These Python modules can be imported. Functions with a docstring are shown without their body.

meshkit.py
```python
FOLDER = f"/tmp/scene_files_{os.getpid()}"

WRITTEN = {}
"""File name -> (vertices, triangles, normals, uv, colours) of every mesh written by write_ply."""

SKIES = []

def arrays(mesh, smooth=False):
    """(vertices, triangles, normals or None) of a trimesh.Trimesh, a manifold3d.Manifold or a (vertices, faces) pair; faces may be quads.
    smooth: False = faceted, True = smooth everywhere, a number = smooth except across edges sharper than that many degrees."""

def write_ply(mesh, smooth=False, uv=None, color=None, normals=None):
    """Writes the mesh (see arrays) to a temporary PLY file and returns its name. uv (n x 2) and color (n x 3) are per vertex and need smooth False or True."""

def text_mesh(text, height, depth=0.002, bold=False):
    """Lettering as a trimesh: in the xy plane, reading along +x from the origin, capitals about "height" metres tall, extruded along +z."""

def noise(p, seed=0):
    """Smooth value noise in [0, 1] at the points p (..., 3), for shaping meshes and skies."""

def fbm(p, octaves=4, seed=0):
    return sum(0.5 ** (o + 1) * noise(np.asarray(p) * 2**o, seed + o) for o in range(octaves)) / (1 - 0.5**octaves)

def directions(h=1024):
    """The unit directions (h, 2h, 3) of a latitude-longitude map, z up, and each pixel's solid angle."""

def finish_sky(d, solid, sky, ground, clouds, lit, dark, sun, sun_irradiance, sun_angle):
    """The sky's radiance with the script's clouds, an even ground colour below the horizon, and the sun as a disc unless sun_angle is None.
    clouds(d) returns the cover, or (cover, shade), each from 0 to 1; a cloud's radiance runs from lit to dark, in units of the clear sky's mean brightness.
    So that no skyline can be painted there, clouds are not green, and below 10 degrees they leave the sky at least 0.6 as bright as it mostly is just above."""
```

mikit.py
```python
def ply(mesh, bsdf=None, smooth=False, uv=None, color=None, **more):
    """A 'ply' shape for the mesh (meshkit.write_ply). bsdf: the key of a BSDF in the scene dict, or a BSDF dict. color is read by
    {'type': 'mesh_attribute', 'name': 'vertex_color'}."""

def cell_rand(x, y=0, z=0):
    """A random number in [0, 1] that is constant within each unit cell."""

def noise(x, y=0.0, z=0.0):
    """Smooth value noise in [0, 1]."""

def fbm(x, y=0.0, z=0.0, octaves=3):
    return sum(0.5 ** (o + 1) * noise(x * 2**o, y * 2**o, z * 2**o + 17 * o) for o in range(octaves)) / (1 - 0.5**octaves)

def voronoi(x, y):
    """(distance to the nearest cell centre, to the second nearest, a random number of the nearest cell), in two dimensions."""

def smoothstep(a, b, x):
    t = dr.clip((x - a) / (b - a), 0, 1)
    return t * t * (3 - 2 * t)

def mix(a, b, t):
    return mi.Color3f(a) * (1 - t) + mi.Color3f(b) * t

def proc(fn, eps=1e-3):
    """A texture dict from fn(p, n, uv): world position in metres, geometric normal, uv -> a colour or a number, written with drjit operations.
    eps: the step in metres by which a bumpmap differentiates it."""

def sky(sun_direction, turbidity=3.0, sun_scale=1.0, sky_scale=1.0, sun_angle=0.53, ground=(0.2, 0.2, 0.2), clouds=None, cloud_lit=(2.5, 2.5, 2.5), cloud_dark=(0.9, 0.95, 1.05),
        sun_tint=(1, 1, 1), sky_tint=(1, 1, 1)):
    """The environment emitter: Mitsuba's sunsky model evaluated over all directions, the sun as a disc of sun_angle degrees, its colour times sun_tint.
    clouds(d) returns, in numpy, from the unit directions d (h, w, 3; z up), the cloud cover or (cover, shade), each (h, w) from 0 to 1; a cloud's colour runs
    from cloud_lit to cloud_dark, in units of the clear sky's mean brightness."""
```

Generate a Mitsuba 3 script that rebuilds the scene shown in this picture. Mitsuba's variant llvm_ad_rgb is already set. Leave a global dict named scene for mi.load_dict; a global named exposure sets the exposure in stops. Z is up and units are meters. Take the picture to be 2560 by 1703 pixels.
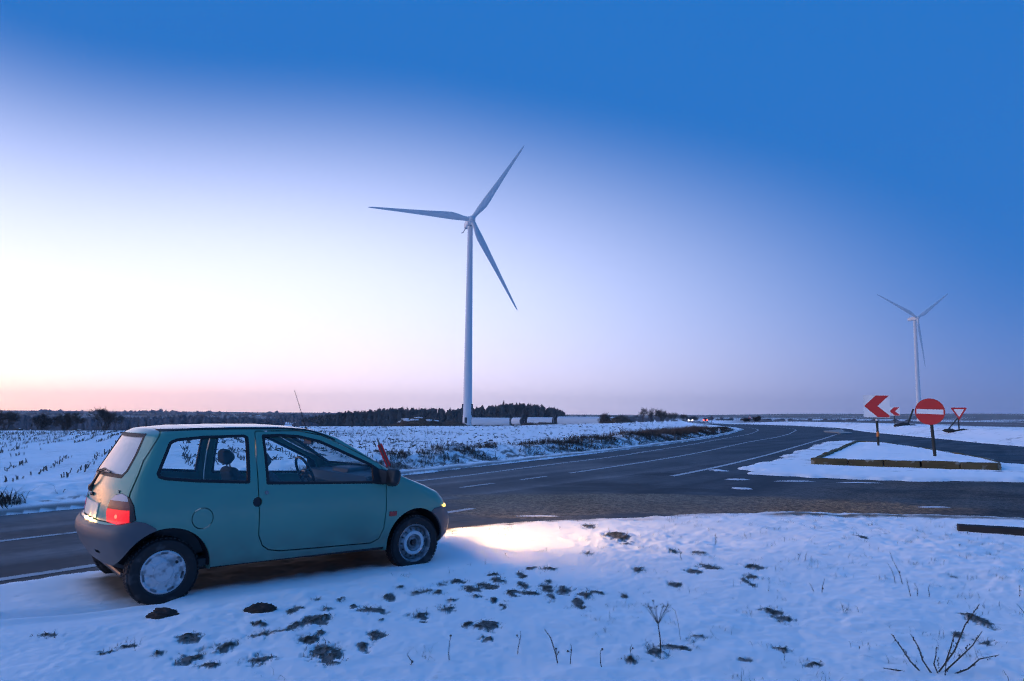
import math, random
import numpy as np
import trimesh
import manifold3d as m3
import shapely
from shapely.geometry import Polygon, LineString
import drjit as dr
import mitsuba as mi
import mikit
import meshkit
from mikit import noise, fbm, mix, smoothstep

T = mi.ScalarTransform4f
scene, labels = {}, {}

# ------------------------------------------------------------------ camera
FOCAL, PITCH, ROLL, EYE = 1822.85 / 2560, 0.1035, 0.0091, 1.511
_f = np.array([0, math.cos(PITCH), math.sin(PITCH)])
_u = np.array([0, -math.sin(PITCH), math.cos(PITCH)])
_up = _u * math.cos(ROLL) - np.array([1, 0, 0]) * math.sin(ROLL)
scene['camera'] = {
    'type': 'perspective', 'fov': math.degrees(2 * math.atan(0.5 / FOCAL)), 'fov_axis': 'x',
    'near_clip': 0.05, 'far_clip': 20000.0,
    'to_world': T().look_at(origin=[0, 0, EYE], target=[0, float(_f[1]), EYE + float(_f[2])], up=[float(x) for x in _up]),
}

# ------------------------------------------------------------------ sky: dusk, the sun just gone at the left
SKY_SCALE = 10.0
_K = 1 / (0.0303 * SKY_SCALE)                 # cloud colours below are plain radiances


def sstep(a, b, x):
    t = np.clip((np.asarray(x, float) - a) / (b - a), 0, 1); return t * t * (3 - 2 * t)


def dusk(d):
    """Thin high veil: whitens the sky round the sunset, deep blue away from it."""
    el = np.degrees(np.arcsin(np.clip(d[..., 2], -1, 1)))
    az = np.degrees(np.arctan2(d[..., 0], d[..., 1]))
    da = np.maximum(np.abs((az + 68 + 180) % 360 - 180) - 42, 0)
    tall = 18.6 - 2.4 * sstep(-4, -36, az) + 55 * np.exp(-(((az + 112 + 180) % 360 - 180) / 36) ** 2)      # last term: glow lobe out of view left, added to light the snow
    q = np.sqrt((da / 53.5) ** 2 + (np.maximum(el - 5, 0) / tall) ** 2)
    t = np.clip((q - .16) / 1.06, 0, 1)
    s = t * t * (3 - 2 * t)
    dw = np.abs((az + 66 + 180) % 360 - 180)
    warm = np.exp(-(np.maximum(el - 1, 0) / 5.6) ** 2) * np.exp(-(dw / 64) ** 2)
    return 0.985 - .92 * warm, s


_a, _e = math.radians(-66), math.radians(3)
scene['sky'] = mikit.sky((math.sin(_a) * math.cos(_e), math.cos(_a) * math.cos(_e), math.sin(_e)), turbidity=3, sun_scale=0,
                         sky_scale=SKY_SCALE, sky_tint=(1.15, .93, 1.6), clouds=dusk, cloud_lit=tuple(_K * np.array((.525, .56, .775))),
                         cloud_dark=tuple(_K * np.array((.005, .084, .285))), ground=(.6, .6, .65))
exposure = 0.92

# ------------------------------------------------------------------ helpers
def numbered(key):
    if key not in scene and key not in labels and not any(k.startswith(key + '__') for k in scene):
        return key
    i = 1
    while True:
        k = f'{key}_{i:03d}'
        if k not in scene and k not in labels and not any(q.startswith(k + '__') for q in scene):
            return k
        i += 1


def tag(key, label=None, cat=None, group=None, kind=None):
    d = labels.setdefault(key, {})
    for k, v in (('label', label), ('category', cat), ('group', group), ('kind', kind)):
        if v:
            d[k] = v
    return key


def thing(name, label, cat, group=None):
    return tag(numbered(name), label, cat, group)


def obj(name, mesh, bsdf, parent=None, smooth=False, color=None, **more):
    key = numbered(f'{parent}__{name}' if parent else name)
    scene[key] = mikit.ply(mesh, bsdf, smooth=smooth, color=color, **more)
    return key


def outward(v, f):
    """Turns a closed mesh's faces outwards."""
    return (v, f[:, ::-1]) if trimesh.Trimesh(v, f, process=False).volume < 0 else (v, f)


class MB:
    """Collects vertices and triangles (and a colour per vertex) into one mesh."""
    def __init__(self):
        self.v, self.f, self.c, self.n = [], [], [], 0

    def add(self, v, f, c=None):
        v, f = np.asarray(v, float), np.asarray(f, int)
        self.v.append(v); self.f.append(f + self.n); self.n += len(v)
        if c is not None:
            self.c.append(np.broadcast_to(np.asarray(c, float), (len(v), 3)))
        return self

    def mesh(self, m):
        if hasattr(m, 'to_mesh'):
            q = m.to_mesh(); return self.add(q.vert_properties[:, :3], q.tri_verts)
        return self.add(m.vertices, m.faces)

    def tube(self, pts, rad, sides=6, c=None, cap=True):
        p = np.asarray(pts, float)
        t = np.gradient(p, axis=0); t /= np.linalg.norm(t, axis=1, keepdims=True) + 1e-12
        a = np.cross(t, np.where(np.abs(t[:, 2:]) < .9, [0, 0, 1.], [1., 0, 0])); a /= np.linalg.norm(a, axis=1, keepdims=True) + 1e-12
        b = np.cross(t, a); ang = np.arange(sides) * 2 * np.pi / sides
        r = np.broadcast_to(rad, (len(p),))
        v = (p[:, None] + r[:, None, None] * (np.cos(ang)[None, :, None] * a[:, None] + np.sin(ang)[None, :, None] * b[:, None])).reshape(-1, 3)
        i, j = np.meshgrid(np.arange(len(p) - 1), np.arange(sides), indexing='ij')
        q = np.stack([i * sides + j, i * sides + (j + 1) % sides, (i + 1) * sides + (j + 1) % sides, (i + 1) * sides + j], -1).reshape(-1, 4)
        f = [q[:, [0, 1, 2]], q[:, [0, 2, 3]]]
        if cap:
            n = len(p) * sides
            v = np.vstack([v, p[:1], p[-1:]]); k = np.arange(sides)
            f += [np.stack([k, k * 0 + n, (k + 1) % sides], 1), np.stack([k + n - sides, (k + 1) % sides + n - sides, k * 0 + n + 1], 1)]
        return self.add(v, np.vstack(f), c)

    @property
    def out(self):
        return np.vstack(self.v), np.vstack(self.f)

    @property
    def col(self):
        return np.vstack(self.c)


def box(sx, sy, sz, at=(0, 0, 0), bevel=0.0, R=None):
    """A box centred on at, its edges rounded by bevel, as a Manifold."""
    if bevel > 0:
        s = m3.Manifold.sphere(bevel, 8)
        m = m3.Manifold.batch_hull([s.translate([x, y, z]) for x in (-sx / 2 + bevel, sx / 2 - bevel) for y in (-sy / 2 + bevel, sy / 2 - bevel) for z in (-sz / 2 + bevel, sz / 2 - bevel)])
    else:
        m = m3.Manifold.cube([sx, sy, sz], True)
    if R is not None:
        m = m.transform(np.hstack([np.asarray(R, float), np.zeros((3, 1))]))
    return m.translate([float(x) for x in at])


def arr(m):
    """(vertices, faces) of a Manifold or Trimesh."""
    if hasattr(m, 'to_mesh'):
        q = m.to_mesh(); return np.array(q.vert_properties[:, :3], float), np.array(q.tri_verts)
    return np.array(m.vertices), np.array(m.faces)


def rotz(a):
    c, s = math.cos(a), math.sin(a); return np.array([[c, -s, 0], [s, c, 0], [0, 0, 1.]])


def rotx(a):
    c, s = math.cos(a), math.sin(a); return np.array([[1., 0, 0], [0, c, -s], [0, s, c]])


def roty(a):
    c, s = math.cos(a), math.sin(a); return np.array([[c, 0, s], [0, 1., 0], [-s, 0, c]])


def move(mesh, R=None, t=(0, 0, 0)):
    v, f = mesh if isinstance(mesh, tuple) else arr(mesh)
    v = v @ (np.eye(3) if R is None else R).T + np.asarray(t, float)
    return v, f


def vn(x, y, s, seed=0, oct=1):
    """2D noise in [-1, 1] at wavelength s metres."""
    p = np.stack([np.asarray(x) / s, np.asarray(y) / s, np.full(np.shape(x), seed * 7.31)], -1)
    return 2 * (meshkit.fbm(p, oct, seed) if oct > 1 else meshkit.noise(p, seed)) - 1


# ------------------------------------------------------------------ ground plan, in metres (x right, y away from the camera)
FAR_EDGE = [(-30, -23.5), (-19.5, -6.5), (-13.2, 2.4), (-7.6, 10.6), (-4.9, 15), (-2.4, 19.4), (-.1, 23.9), (2.1, 28.2), (4.8, 33.4), (6.9, 37.8), (10.9, 46.4), (17.4, 61.6),
            (24.3, 79.8), (28, 90), (32.5, 103), (36, 118), (40, 140), (43.5, 160), (45, 178), (45.5, 190)]
CENTRE = [(-29, -24), (-17.6, -7.6), (-11.8, .55), (-6, 8.7), (-1.1, 15.6), (1.7, 20.1), (6.8, 29.4), (15.2, 47.1), (23, 62.8), (33.9, 88.1), (39.5, 102), (44.5, 118), (48.5, 135),
          (51, 152), (52, 170), (52, 190)]
RIGHT = [(-27, -25.5), (-15.9, -9), (-10.2, -.9), (-4.55, 6.85), (.2, 13.3), (4.5, 19.7), (9, 27.6), (16.2, 41.4), (25, 58.5), (31.9, 72.2), (40, 88), (44.4, 97.9), (50, 113), (55, 130), (58.5, 148), (60, 166),
         (58.5, 190)]
OUTER_FAR = [(60.5, 190), (62.5, 166), (61, 148), (57.5, 130), (52.5, 113), (48.5, 104), (43.6, 90), (39.1, 74.7), (34.7, 59.1), (31.6, 49), (30.3, 43.4), (30.5, 38), (33, 31), (38, 23),
             (47, 14), (60, 6)]
VERGE = [(-26, -24), (-16, -10), (-10, -1.6), (-4.45, 6.45), (-3.7, 7.2), (-.8, 9.8), (.3, 10.5), (1.6, 10.95), (3.2, 11.45), (4.3, 11.7), (5.3, 11.75), (6.4, 11.65), (7.8, 11.25), (10, 10.2), (14, 7.5), (20, 2), (27, -6), (33, -14)]
APRON = [(6, 20), (7, 22.6), (9.8, 27.7), (17, 41.6), (21.2, 49.1), (24.1, 51.5), (22.5, 41), (21.3, 36.3), (18.7, 28.8), (17.5, 25.5), (18.5, 22), (22, 17), (27, 11), (26, 10.3), (21, 14.7), (16.5, 17.7), (13.1, 18.5), (10.4, 18), (9, 18.3)]
ISLAND = [(9.6, 23.4), (11.1, 22.8), (12.6, 22.15), (13.6, 21.65), (14.25, 21.55), (14.55, 21.95), (15.7, 24.4), (18.3, 32.5), (20.6, 41), (20.8, 43.0), (20.3, 43.2), (14.5, 32.4)]


def spline(pts, step=1.0):
    from scipy.interpolate import PchipInterpolator
    p = np.asarray(pts, float); s = np.r_[0, np.cumsum(np.linalg.norm(np.diff(p, axis=0), axis=1))]
    q = np.arange(0, s[-1], step)
    out = np.stack([PchipInterpolator(s, p[:, k])(q) for k in (0, 1)], 1)
    k = max(3, int(3 / step) | 1); w = np.hanning(k + 2)[1:-1]; w /= w.sum()
    pad = np.vstack([np.repeat(out[:1], k // 2, 0), out, np.repeat(out[-1:], k // 2, 0)])
    return np.stack([np.convolve(pad[:, i], w, 'valid') for i in (0, 1)], 1)


far_edge = spline(FAR_EDGE)
asphalt_outline = Polygon(np.vstack([far_edge, OUTER_FAR, [(60, -14), (33, -14)], VERGE[::-1]])).buffer(0)
apron = Polygon(APRON).buffer(-.3).buffer(.6).buffer(-.3)
asphalt_outline = asphalt_outline.simplify(.03)
clear_road = asphalt_outline.difference(apron).simplify(.02)
island = Polygon(ISLAND)


def signed(poly, x, y):
    """Distance to the polygon's outline, positive outside."""
    p = shapely.points(np.ravel(x), np.ravel(y)); shapely.prepare(poly)
    d = shapely.distance(poly.boundary, p) * np.where(shapely.contains(poly, p), -1, 1)
    return d.reshape(np.shape(x))


_AZ = [-180, -60, -35, -27.5, -17.6, -8.7, 0, 10, 15, 180]
_SL = [.010, .018, .0243, .0244, .0172, .0154, .0133, .0069, .0031, .0031]


def base(x, y):
    """Height of the land without snow detail: level by the road, falling away into the valley at the left, low hills far off."""
    x, y = np.asarray(x, float), np.asarray(y, float)
    r, az = np.hypot(x, y), np.degrees(np.arctan2(x, y))
    k = np.interp(az, _AZ, _SL); rc = 1.511 / k; w = .10 * rc
    u = (r - rc) / w
    fall = -k * w * np.where(u > 30, u, np.log1p(np.exp(np.clip(u, -40, 30))))
    r2 = np.minimum(r, 620); u2 = (r2 - rc) / w
    fall = -k * w * np.where(u2 > 30, u2, np.log1p(np.exp(np.clip(u2, -40, 30))))
    hill = np.interp(az, [-180, -60, -36, -20, -10, 0, 10, 20, 36, 70, 180], [12, 12, 9, 14, 13, 15, 18, 27, 36, 30, 12])
    hill = hill + 5 * vn(x, y, 900, 3, 3) + 1.5 * vn(x, y, 260, 4)
    t = sstep(900, 4300, r)
    return fall * (1 - t) + hill * t


def right_rise(x, y, sd):
    az = np.degrees(np.arctan2(x, y))
    return .75 * sstep(0, 5, sd) * sstep(15, 22, az) * sstep(25, 40, np.hypot(x, y)) * sstep(1500, 300, np.hypot(x, y))
# ------------------------------------------------------------------ ground materials
scene['snow'] = {'type': 'principled', 'base_color': {'type': 'mesh_attribute', 'name': 'vertex_color'}, 'roughness': .75, 'specular': .25}
scene['far_snow'] = {'type': 'principled', 'base_color': mikit.proc(lambda p, n, uv: mix((.86, .85, .85), (.06, .055, .05), smoothstep(.50, .62, fbm(p.x / 90, p.y / 34, 3.1, 4) + .30 * smoothstep(900, 2400, dr.sqrt(p.x * p.x + p.y * p.y))))), 'roughness': .85}


def _asphalt(p, n, uv):
    s = p.x * .58 + p.y * .815                    # along the near straight
    t = -p.x * .815 + p.y * .58                   # across it, centre line at about 9.9
    grain = fbm(p.x * 9, p.y * 9, 0, 3)
    patchy = fbm(p.x * .45 + 9, p.y * .45, 0, 4)
    streak = fbm(s * .12, t * 2.2, 4.0, 3)
    near = 1 - smoothstep(16, 30, s)
    c = mix((.040, .042, .046), (.074, .073, .076), smoothstep(.3, .7, streak * .6 + patchy * .4))
    # salt-dry wheel tracks on the near straight
    track = dr.exp(-dr.square((t - 8.75) / .28)) + dr.exp(-dr.square((t - 10.75) / .35)) + .7 * dr.exp(-dr.square((t - 12.0) / .5))
    c = mix(c, (.16, .15, .15), near * track * (.25 + .6 * smoothstep(.35, .6, streak)))
    # the mouth of the side road: worn, gritty and brown, with wet dark runs
    dx, dy = p.x - 3.2, p.y - 13.2
    gr = 1.15 * dr.exp(-dr.square(dx / 4.0) - dr.square((dy + .12 * dx) / 1.45)) + .6 * dr.exp(-dr.square((p.x - .2) / 1.5) - dr.square((p.y - 11.6) / .8))
    gm = smoothstep(.22, .50, gr * (.55 + .9 * fbm(p.x * 1.1, p.y * 2.2, 7, 4)))
    c = mix(c, mix((.085, .060, .040), (.23, .165, .105), smoothstep(.30, .72, fbm(p.x * 24, p.y * 20, 5, 3))), gm)  # brown also lightened in its colour for the headlights falling on it
    wet = smoothstep(.56, .70, fbm(p.x * .5 + 3, p.y * .9 + 1, 2, 4)) * smoothstep(9.5, 8.0, t) * (1 - gm)
    c = mix(c, (.022, .023, .026), .75 * wet)
    # a darker overlay and its edge running into the side road
    lane = t - 5.6 + .55 * noise(s * .35, 3, 1)
    c = mix(c, (.026, .026, .029), .7 * smoothstep(.75, .2, dr.abs(lane)) * smoothstep(8, 12, s) * (1 - .8 * gm))
    side = smoothstep(5.5, 2.5, t) * smoothstep(28, 20, p.y)
    c = c * mix((1, 1, 1), (1.55, 1.08, .74), side) * (1 + side * 1.3 * (noise(p.x * 26, p.y * 26, 3) - .5))
    return c * (.72 + .56 * grain)


scene['asphalt'] = {'type': 'principled', 'base_color': mikit.proc(_asphalt), 'specular': .35,
                    'roughness': mikit.proc(lambda p, n, uv: .52 + .28 * fbm(p.x * .8, p.y * .8, 2, 3))}
scene['road_paint'] = {'type': 'principled', 'base_color': mikit.proc(lambda p, n, uv: mix((.10, .10, .105), (.46, .46, .46), smoothstep(.18, .42, fbm(p.x * 5, p.y * 5, 1, 3) * .7 + .3 * noise(p.x * 31, p.y * 31, 2)))), 'roughness': .7}

SNOW, EARTH = np.array([.93, .89, .86]), np.array([.030, .026, .018])
PATCHES = np.array([(-3.0,4.89,0.061,0.05),(-2.4,4.73,0.049,0.046),(-2.44,4.61,0.029,0.059),(-2.05,4.87,0.061,0.082),(-1.89,4.51,0.057,0.098),(-1.77,4.73,0.059,0.077),(-2.1,4.53,0.028,0.028),(-1.63,4.95,0.073,0.085),(-1.5,5.0,0.084,0.052),(-1.42,5.12,0.054,0.109),(-1.35,5.22,0.066,0.095),(-1.3,5.3,0.044,0.058),(-1.29,4.85,0.061,0.059),(-1.25,4.94,0.031,0.051),(-1.14,4.62,0.068,0.118),(-1.06,4.53,0.038,0.114),(-1.0,4.38,0.046,0.053),(-1.47,4.44,0.074,0.082),(-1.71,4.36,0.046,0.039),(-1.34,5.54,0.046,0.043),(-1.5,5.81,0.03,0.047),(-1.16,5.65,0.03,0.066),(-1.31,5.84,0.018,0.047),(-1.72,5.18,0.054,0.045),(-1.59,5.54,0.035,0.051),(-0.99,5.57,0.099,0.086),(-0.66,5.46,0.052,0.091),(-0.86,4.92,0.046,0.084),(-0.9,4.71,0.044,0.077),(-0.76,6.07,0.057,0.076),(-0.58,6.07,0.045,0.072),(-0.67,6.12,0.038,0.041),(-0.95,5.96,0.031,0.059),(-0.92,6.23,0.023,0.065),(-0.58,6.46,0.041,0.058),(-0.44,6.58,0.062,0.072),(-0.32,6.26,0.072,0.087),(-0.23,6.41,0.047,0.08),(-0.17,6.34,0.046,0.078),(-0.09,6.52,0.048,0.082),(-0.14,6.85,0.05,0.052),(-0.11,6.67,0.042,0.062),(0.1,6.82,0.036,0.116),(0.2,7.19,0.053,0.072),(0.36,7.13,0.067,0.07),(0.12,6.37,0.033,0.113),(0.31,6.3,0.046,0.121),(0.34,6.52,0.02,0.088),(0.03,6.09,0.038,0.093),(0.17,6.1,0.064,0.072),(0.32,5.98,0.031,0.109),(0.45,6.21,0.059,0.133),(0.7,6.17,0.065,0.074),(0.62,6.02,0.038,0.1),(0.54,5.81,0.03,0.14),(-0.13,5.86,0.037,0.086),(-0.04,5.71,0.024,0.068),(-0.43,5.81,0.043,0.07),(-0.27,5.97,0.038,0.049),(-0.9,5.25,0.02,0.084),(-0.15,5.17,0.065,0.111),(-0.29,5.18,0.027,0.056),(-0.14,4.89,0.041,0.066),(1.04,4.76,0.1,0.044),(0.91,4.65,0.049,0.105),(1.24,4.96,0.062,0.048),(0.71,4.53,0.038,0.051),(1.23,7.1,0.052,0.084),(1.44,6.58,0.048,0.072),(0.92,6.14,0.023,0.063),(1.92,7.26,0.084,0.102),(1.74,7.08,0.059,0.097),(2.01,7.94,0.066,0.07),(0.83,7.86,0.049,0.086),(1.29,8.92,0.131,0.276),(1.04,9.83,0.082,0.161),(1.77,8.09,0.051,0.073),(1.33,8.47,0.053,0.06),(-0.48,5.61,0.059,0.061),(-0.62,5.26,0.022,0.038),(1.93,7.24,0.087,0.083),(2.21,6.85,0.055,0.087),(2.1,6.6,0.026,0.144),(2.36,7.29,0.088,0.106),(2.0,5.71,0.063,0.095),(2.01,5.52,0.066,0.101),(1.24,4.96,0.04,0.046),(1.09,4.76,0.043,0.048),(1.73,4.77,0.048,0.054),(1.8,4.49,0.045,0.053),(1.39,4.55,0.046,0.038),(3.06,5.14,0.041,0.049),(3.13,4.99,0.045,0.046),(4.31,9.17,0.04,0.134),(2.01,7.94,0.056,0.067),(3.42,5.49,0.055,0.16),(4.11,6.95,0.028,0.064)])
CAR_X, CAR_Y, CAR_YAW = -2.3306, 7.3264, .6797


def polar(az0, az1, na, r0, r1, nr):
    az = np.radians(np.linspace(az0, az1, na)); r = np.geomspace(r0, r1, nr)
    R, A = np.meshgrid(r, az, indexing='ij')
    i, j = np.meshgrid(np.arange(nr - 1), np.arange(na - 1), indexing='ij')
    q = np.stack([i * na + j, i * na + j + 1, (i + 1) * na + j + 1, (i + 1) * na + j], -1).reshape(-1, 4)
    f = np.vstack([q[:, [0, 2, 1]], q[:, [0, 3, 2]]])
    return (R * np.sin(A)).ravel(), (R * np.cos(A)).ravel(), f


def keep(v, f, c, on):
    f = f[on[f].any(1)]
    used = np.zeros(len(v), bool); used[f] = True
    idx = np.cumsum(used) - 1
    return v[used], idx[f], c[used]


def blend(c, col, w):
    w = np.clip(w, 0, 1)[:, None]; return c * (1 - w) + np.asarray(col) * w


def facing_up(f, v):
    n = np.cross(v[f[:, 1]] - v[f[:, 0]], v[f[:, 2]] - v[f[:, 0]])[:, 2]
    f = f.copy(); f[n < 0] = f[n < 0][:, ::-1]; return f


# ---- the near verge: trodden snow with tufts and bare earth showing
near_poly = Polygon(VERGE + [(33, -30), (-26, -30)])


def verge_height(x, y):
    sd = -signed(near_poly, x, y)
    edge = sd + .10 * vn(x, y, .9, 1, 2) + .05 * vn(x, y, .16, 2, 2) + .04
    z = .075 * np.tanh(edge / .16)
    z = z + np.where(sd > 0, 1, 0) * (.040 * vn(x, y, 1.3, 5, 2) * sstep(.2, 1.5, sd)) + (.4 + .9 * sstep(-.2, .5, vn(x, y, 1.7, 9, 2))) * (.021 * vn(x, y, .36, 6, 2) + .0125 * vn(x, y, .09, 7, 2)) + .004 * vn(x, y, .035, 8)
    # level where the car stands, a rut behind its near rear wheel
    cx, cy = x - CAR_X, y - CAR_Y
    u = cx * math.cos(CAR_YAW) + cy * math.sin(CAR_YAW); w = -cx * math.sin(CAR_YAW) + cy * math.cos(CAR_YAW)
    flat = sstep(2.6, 1.6, np.abs(u)) * sstep(1.5, .9, np.abs(w))
    z = z * (1 - .8 * flat) + flat * .012
    rut = np.exp(-((w + .72) / .095) ** 2) * sstep(-1.0, -1.35, u) * sstep(-7, -4, u)
    z = z - .07 * rut + .022 * np.exp(-((w + .93) / .07) ** 2) * sstep(-1.0, -1.5, u) * sstep(-7, -4, u)
    return z, sd, u, w


def verge_snow():
    x, y, f = polar(-46, 52, 1120, 2.6, 15, 400)
    z, sd, u, w = verge_height(x, y)
    c = np.tile(SNOW, (len(x), 1))
    r = np.hypot(x, y)
    n1, n2, n3 = vn(x, y, .05, 11, 2), vn(x, y, .14, 12, 2), vn(x, y, 1.1, 13, 2)
    n0 = vn(x, y, .022, 14)
    # bare spots, each ragged at its edge
    xw = x + .055 * vn(x, y, .17, 15, 2) + .02 * vn(x, y, .05, 17); yw = y + .085 * vn(x, y, .20, 16, 2) + .03 * vn(x, y, .06, 18)
    dark, halo = np.zeros(len(x)), np.zeros(len(x))
    for px, py, rx, ry in PATCHES:
        m = (np.abs(x - px) < rx * 2.6) & (np.abs(y - py) < ry * 2.6)
        q = np.sqrt(((xw[m] - px) / rx) ** 2 + ((yw[m] - py) / ry) ** 2)
        halo[m] = np.maximum(halo[m], sstep(2.4, 1.0, q))
        dark[m] = np.maximum(dark[m], sstep(1.18, .85, q + .75 * n1[m] + .65 * n2[m] + .30 * n0[m]) * (.86 + .14 * sstep(-.3, .3, n0[m] + n1[m])))
    inside = sstep(.05, .4, sd)
    dark = np.maximum(dark, .9 * halo * sstep(.30, .55, .7 * n1 + .6 * n0 + .35 * n2))
    # fine stems and crumbs that show through everywhere, more to the right
    crumbs = sstep(.42, .62, n1 * .6 + n2 * .5 + .12 * n3) * inside * (.30 + .35 * sstep(0, 3, x))
    c = blend(c, (.34, .33, .32), crumbs * sstep(2.2, 3.5, r))
    c = blend(c, EARTH * (1 + .5 * n1[:, None]), dark)
    z = z + .016 * sstep(.2, 1, dark) * (n1 + .4) - .012 * sstep(.05, .5, dark) * sstep(1, .5, dark)
    # ploughed-up brown edge along the asphalt, and under the car
    mud = sstep(.42, .12, sd + .22 * n2 + .14 * n3) * (.35 + .65 * sstep(2.0, -.3, x)) * sstep(-1.6, -.8, x)
    mud2 = sstep(.28, .0, np.abs(sd - .38 - .16 * n3) + .16 * n2) * sstep(1.0, 2.2, x) * sstep(.35, .6, .5 + .5 * n3) * .9
    c = blend(c, np.array([.11, .075, .048]) * (1 + .45 * n1[:, None]), np.maximum(mud, mud2))
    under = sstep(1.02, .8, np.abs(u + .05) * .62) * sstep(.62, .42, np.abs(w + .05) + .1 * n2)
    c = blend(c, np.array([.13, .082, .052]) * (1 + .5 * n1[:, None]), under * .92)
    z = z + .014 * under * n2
    v = np.stack([x, y, z], 1)
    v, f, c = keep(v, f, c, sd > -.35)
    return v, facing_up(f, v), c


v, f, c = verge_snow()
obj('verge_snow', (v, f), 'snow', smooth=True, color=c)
tag('verge_snow', kind='structure', label='trodden snow on the near verge with tufts and bare earth showing')

# ---- land all round, coarse, under everything
x, y, f = polar(-180, 180, 361, 1.5, 5000, 140)
z = base(x, y) - .25 - .0006 * np.hypot(x, y)
v = np.stack([x, y, z], 1)
k = len(v); ring = np.arange(361)
v = np.vstack([v, [[0, 0, -.25]]]); f = np.vstack([f, np.stack([ring[:-1], ring[1:], np.full(360, k)], 1)])
obj('ground', (v, facing_up(f, v)), 'far_snow', smooth=True)
tag('ground', kind='structure', label='snow covered land reaching away to low hills on the horizon')


# ---- snow beyond the road: the field, the bank at the road's edge, the traffic island's apron, the outer side of the bend
far_line = LineString(far_edge).simplify(.03)


apron_zone = apron.buffer(1.5)


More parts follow.
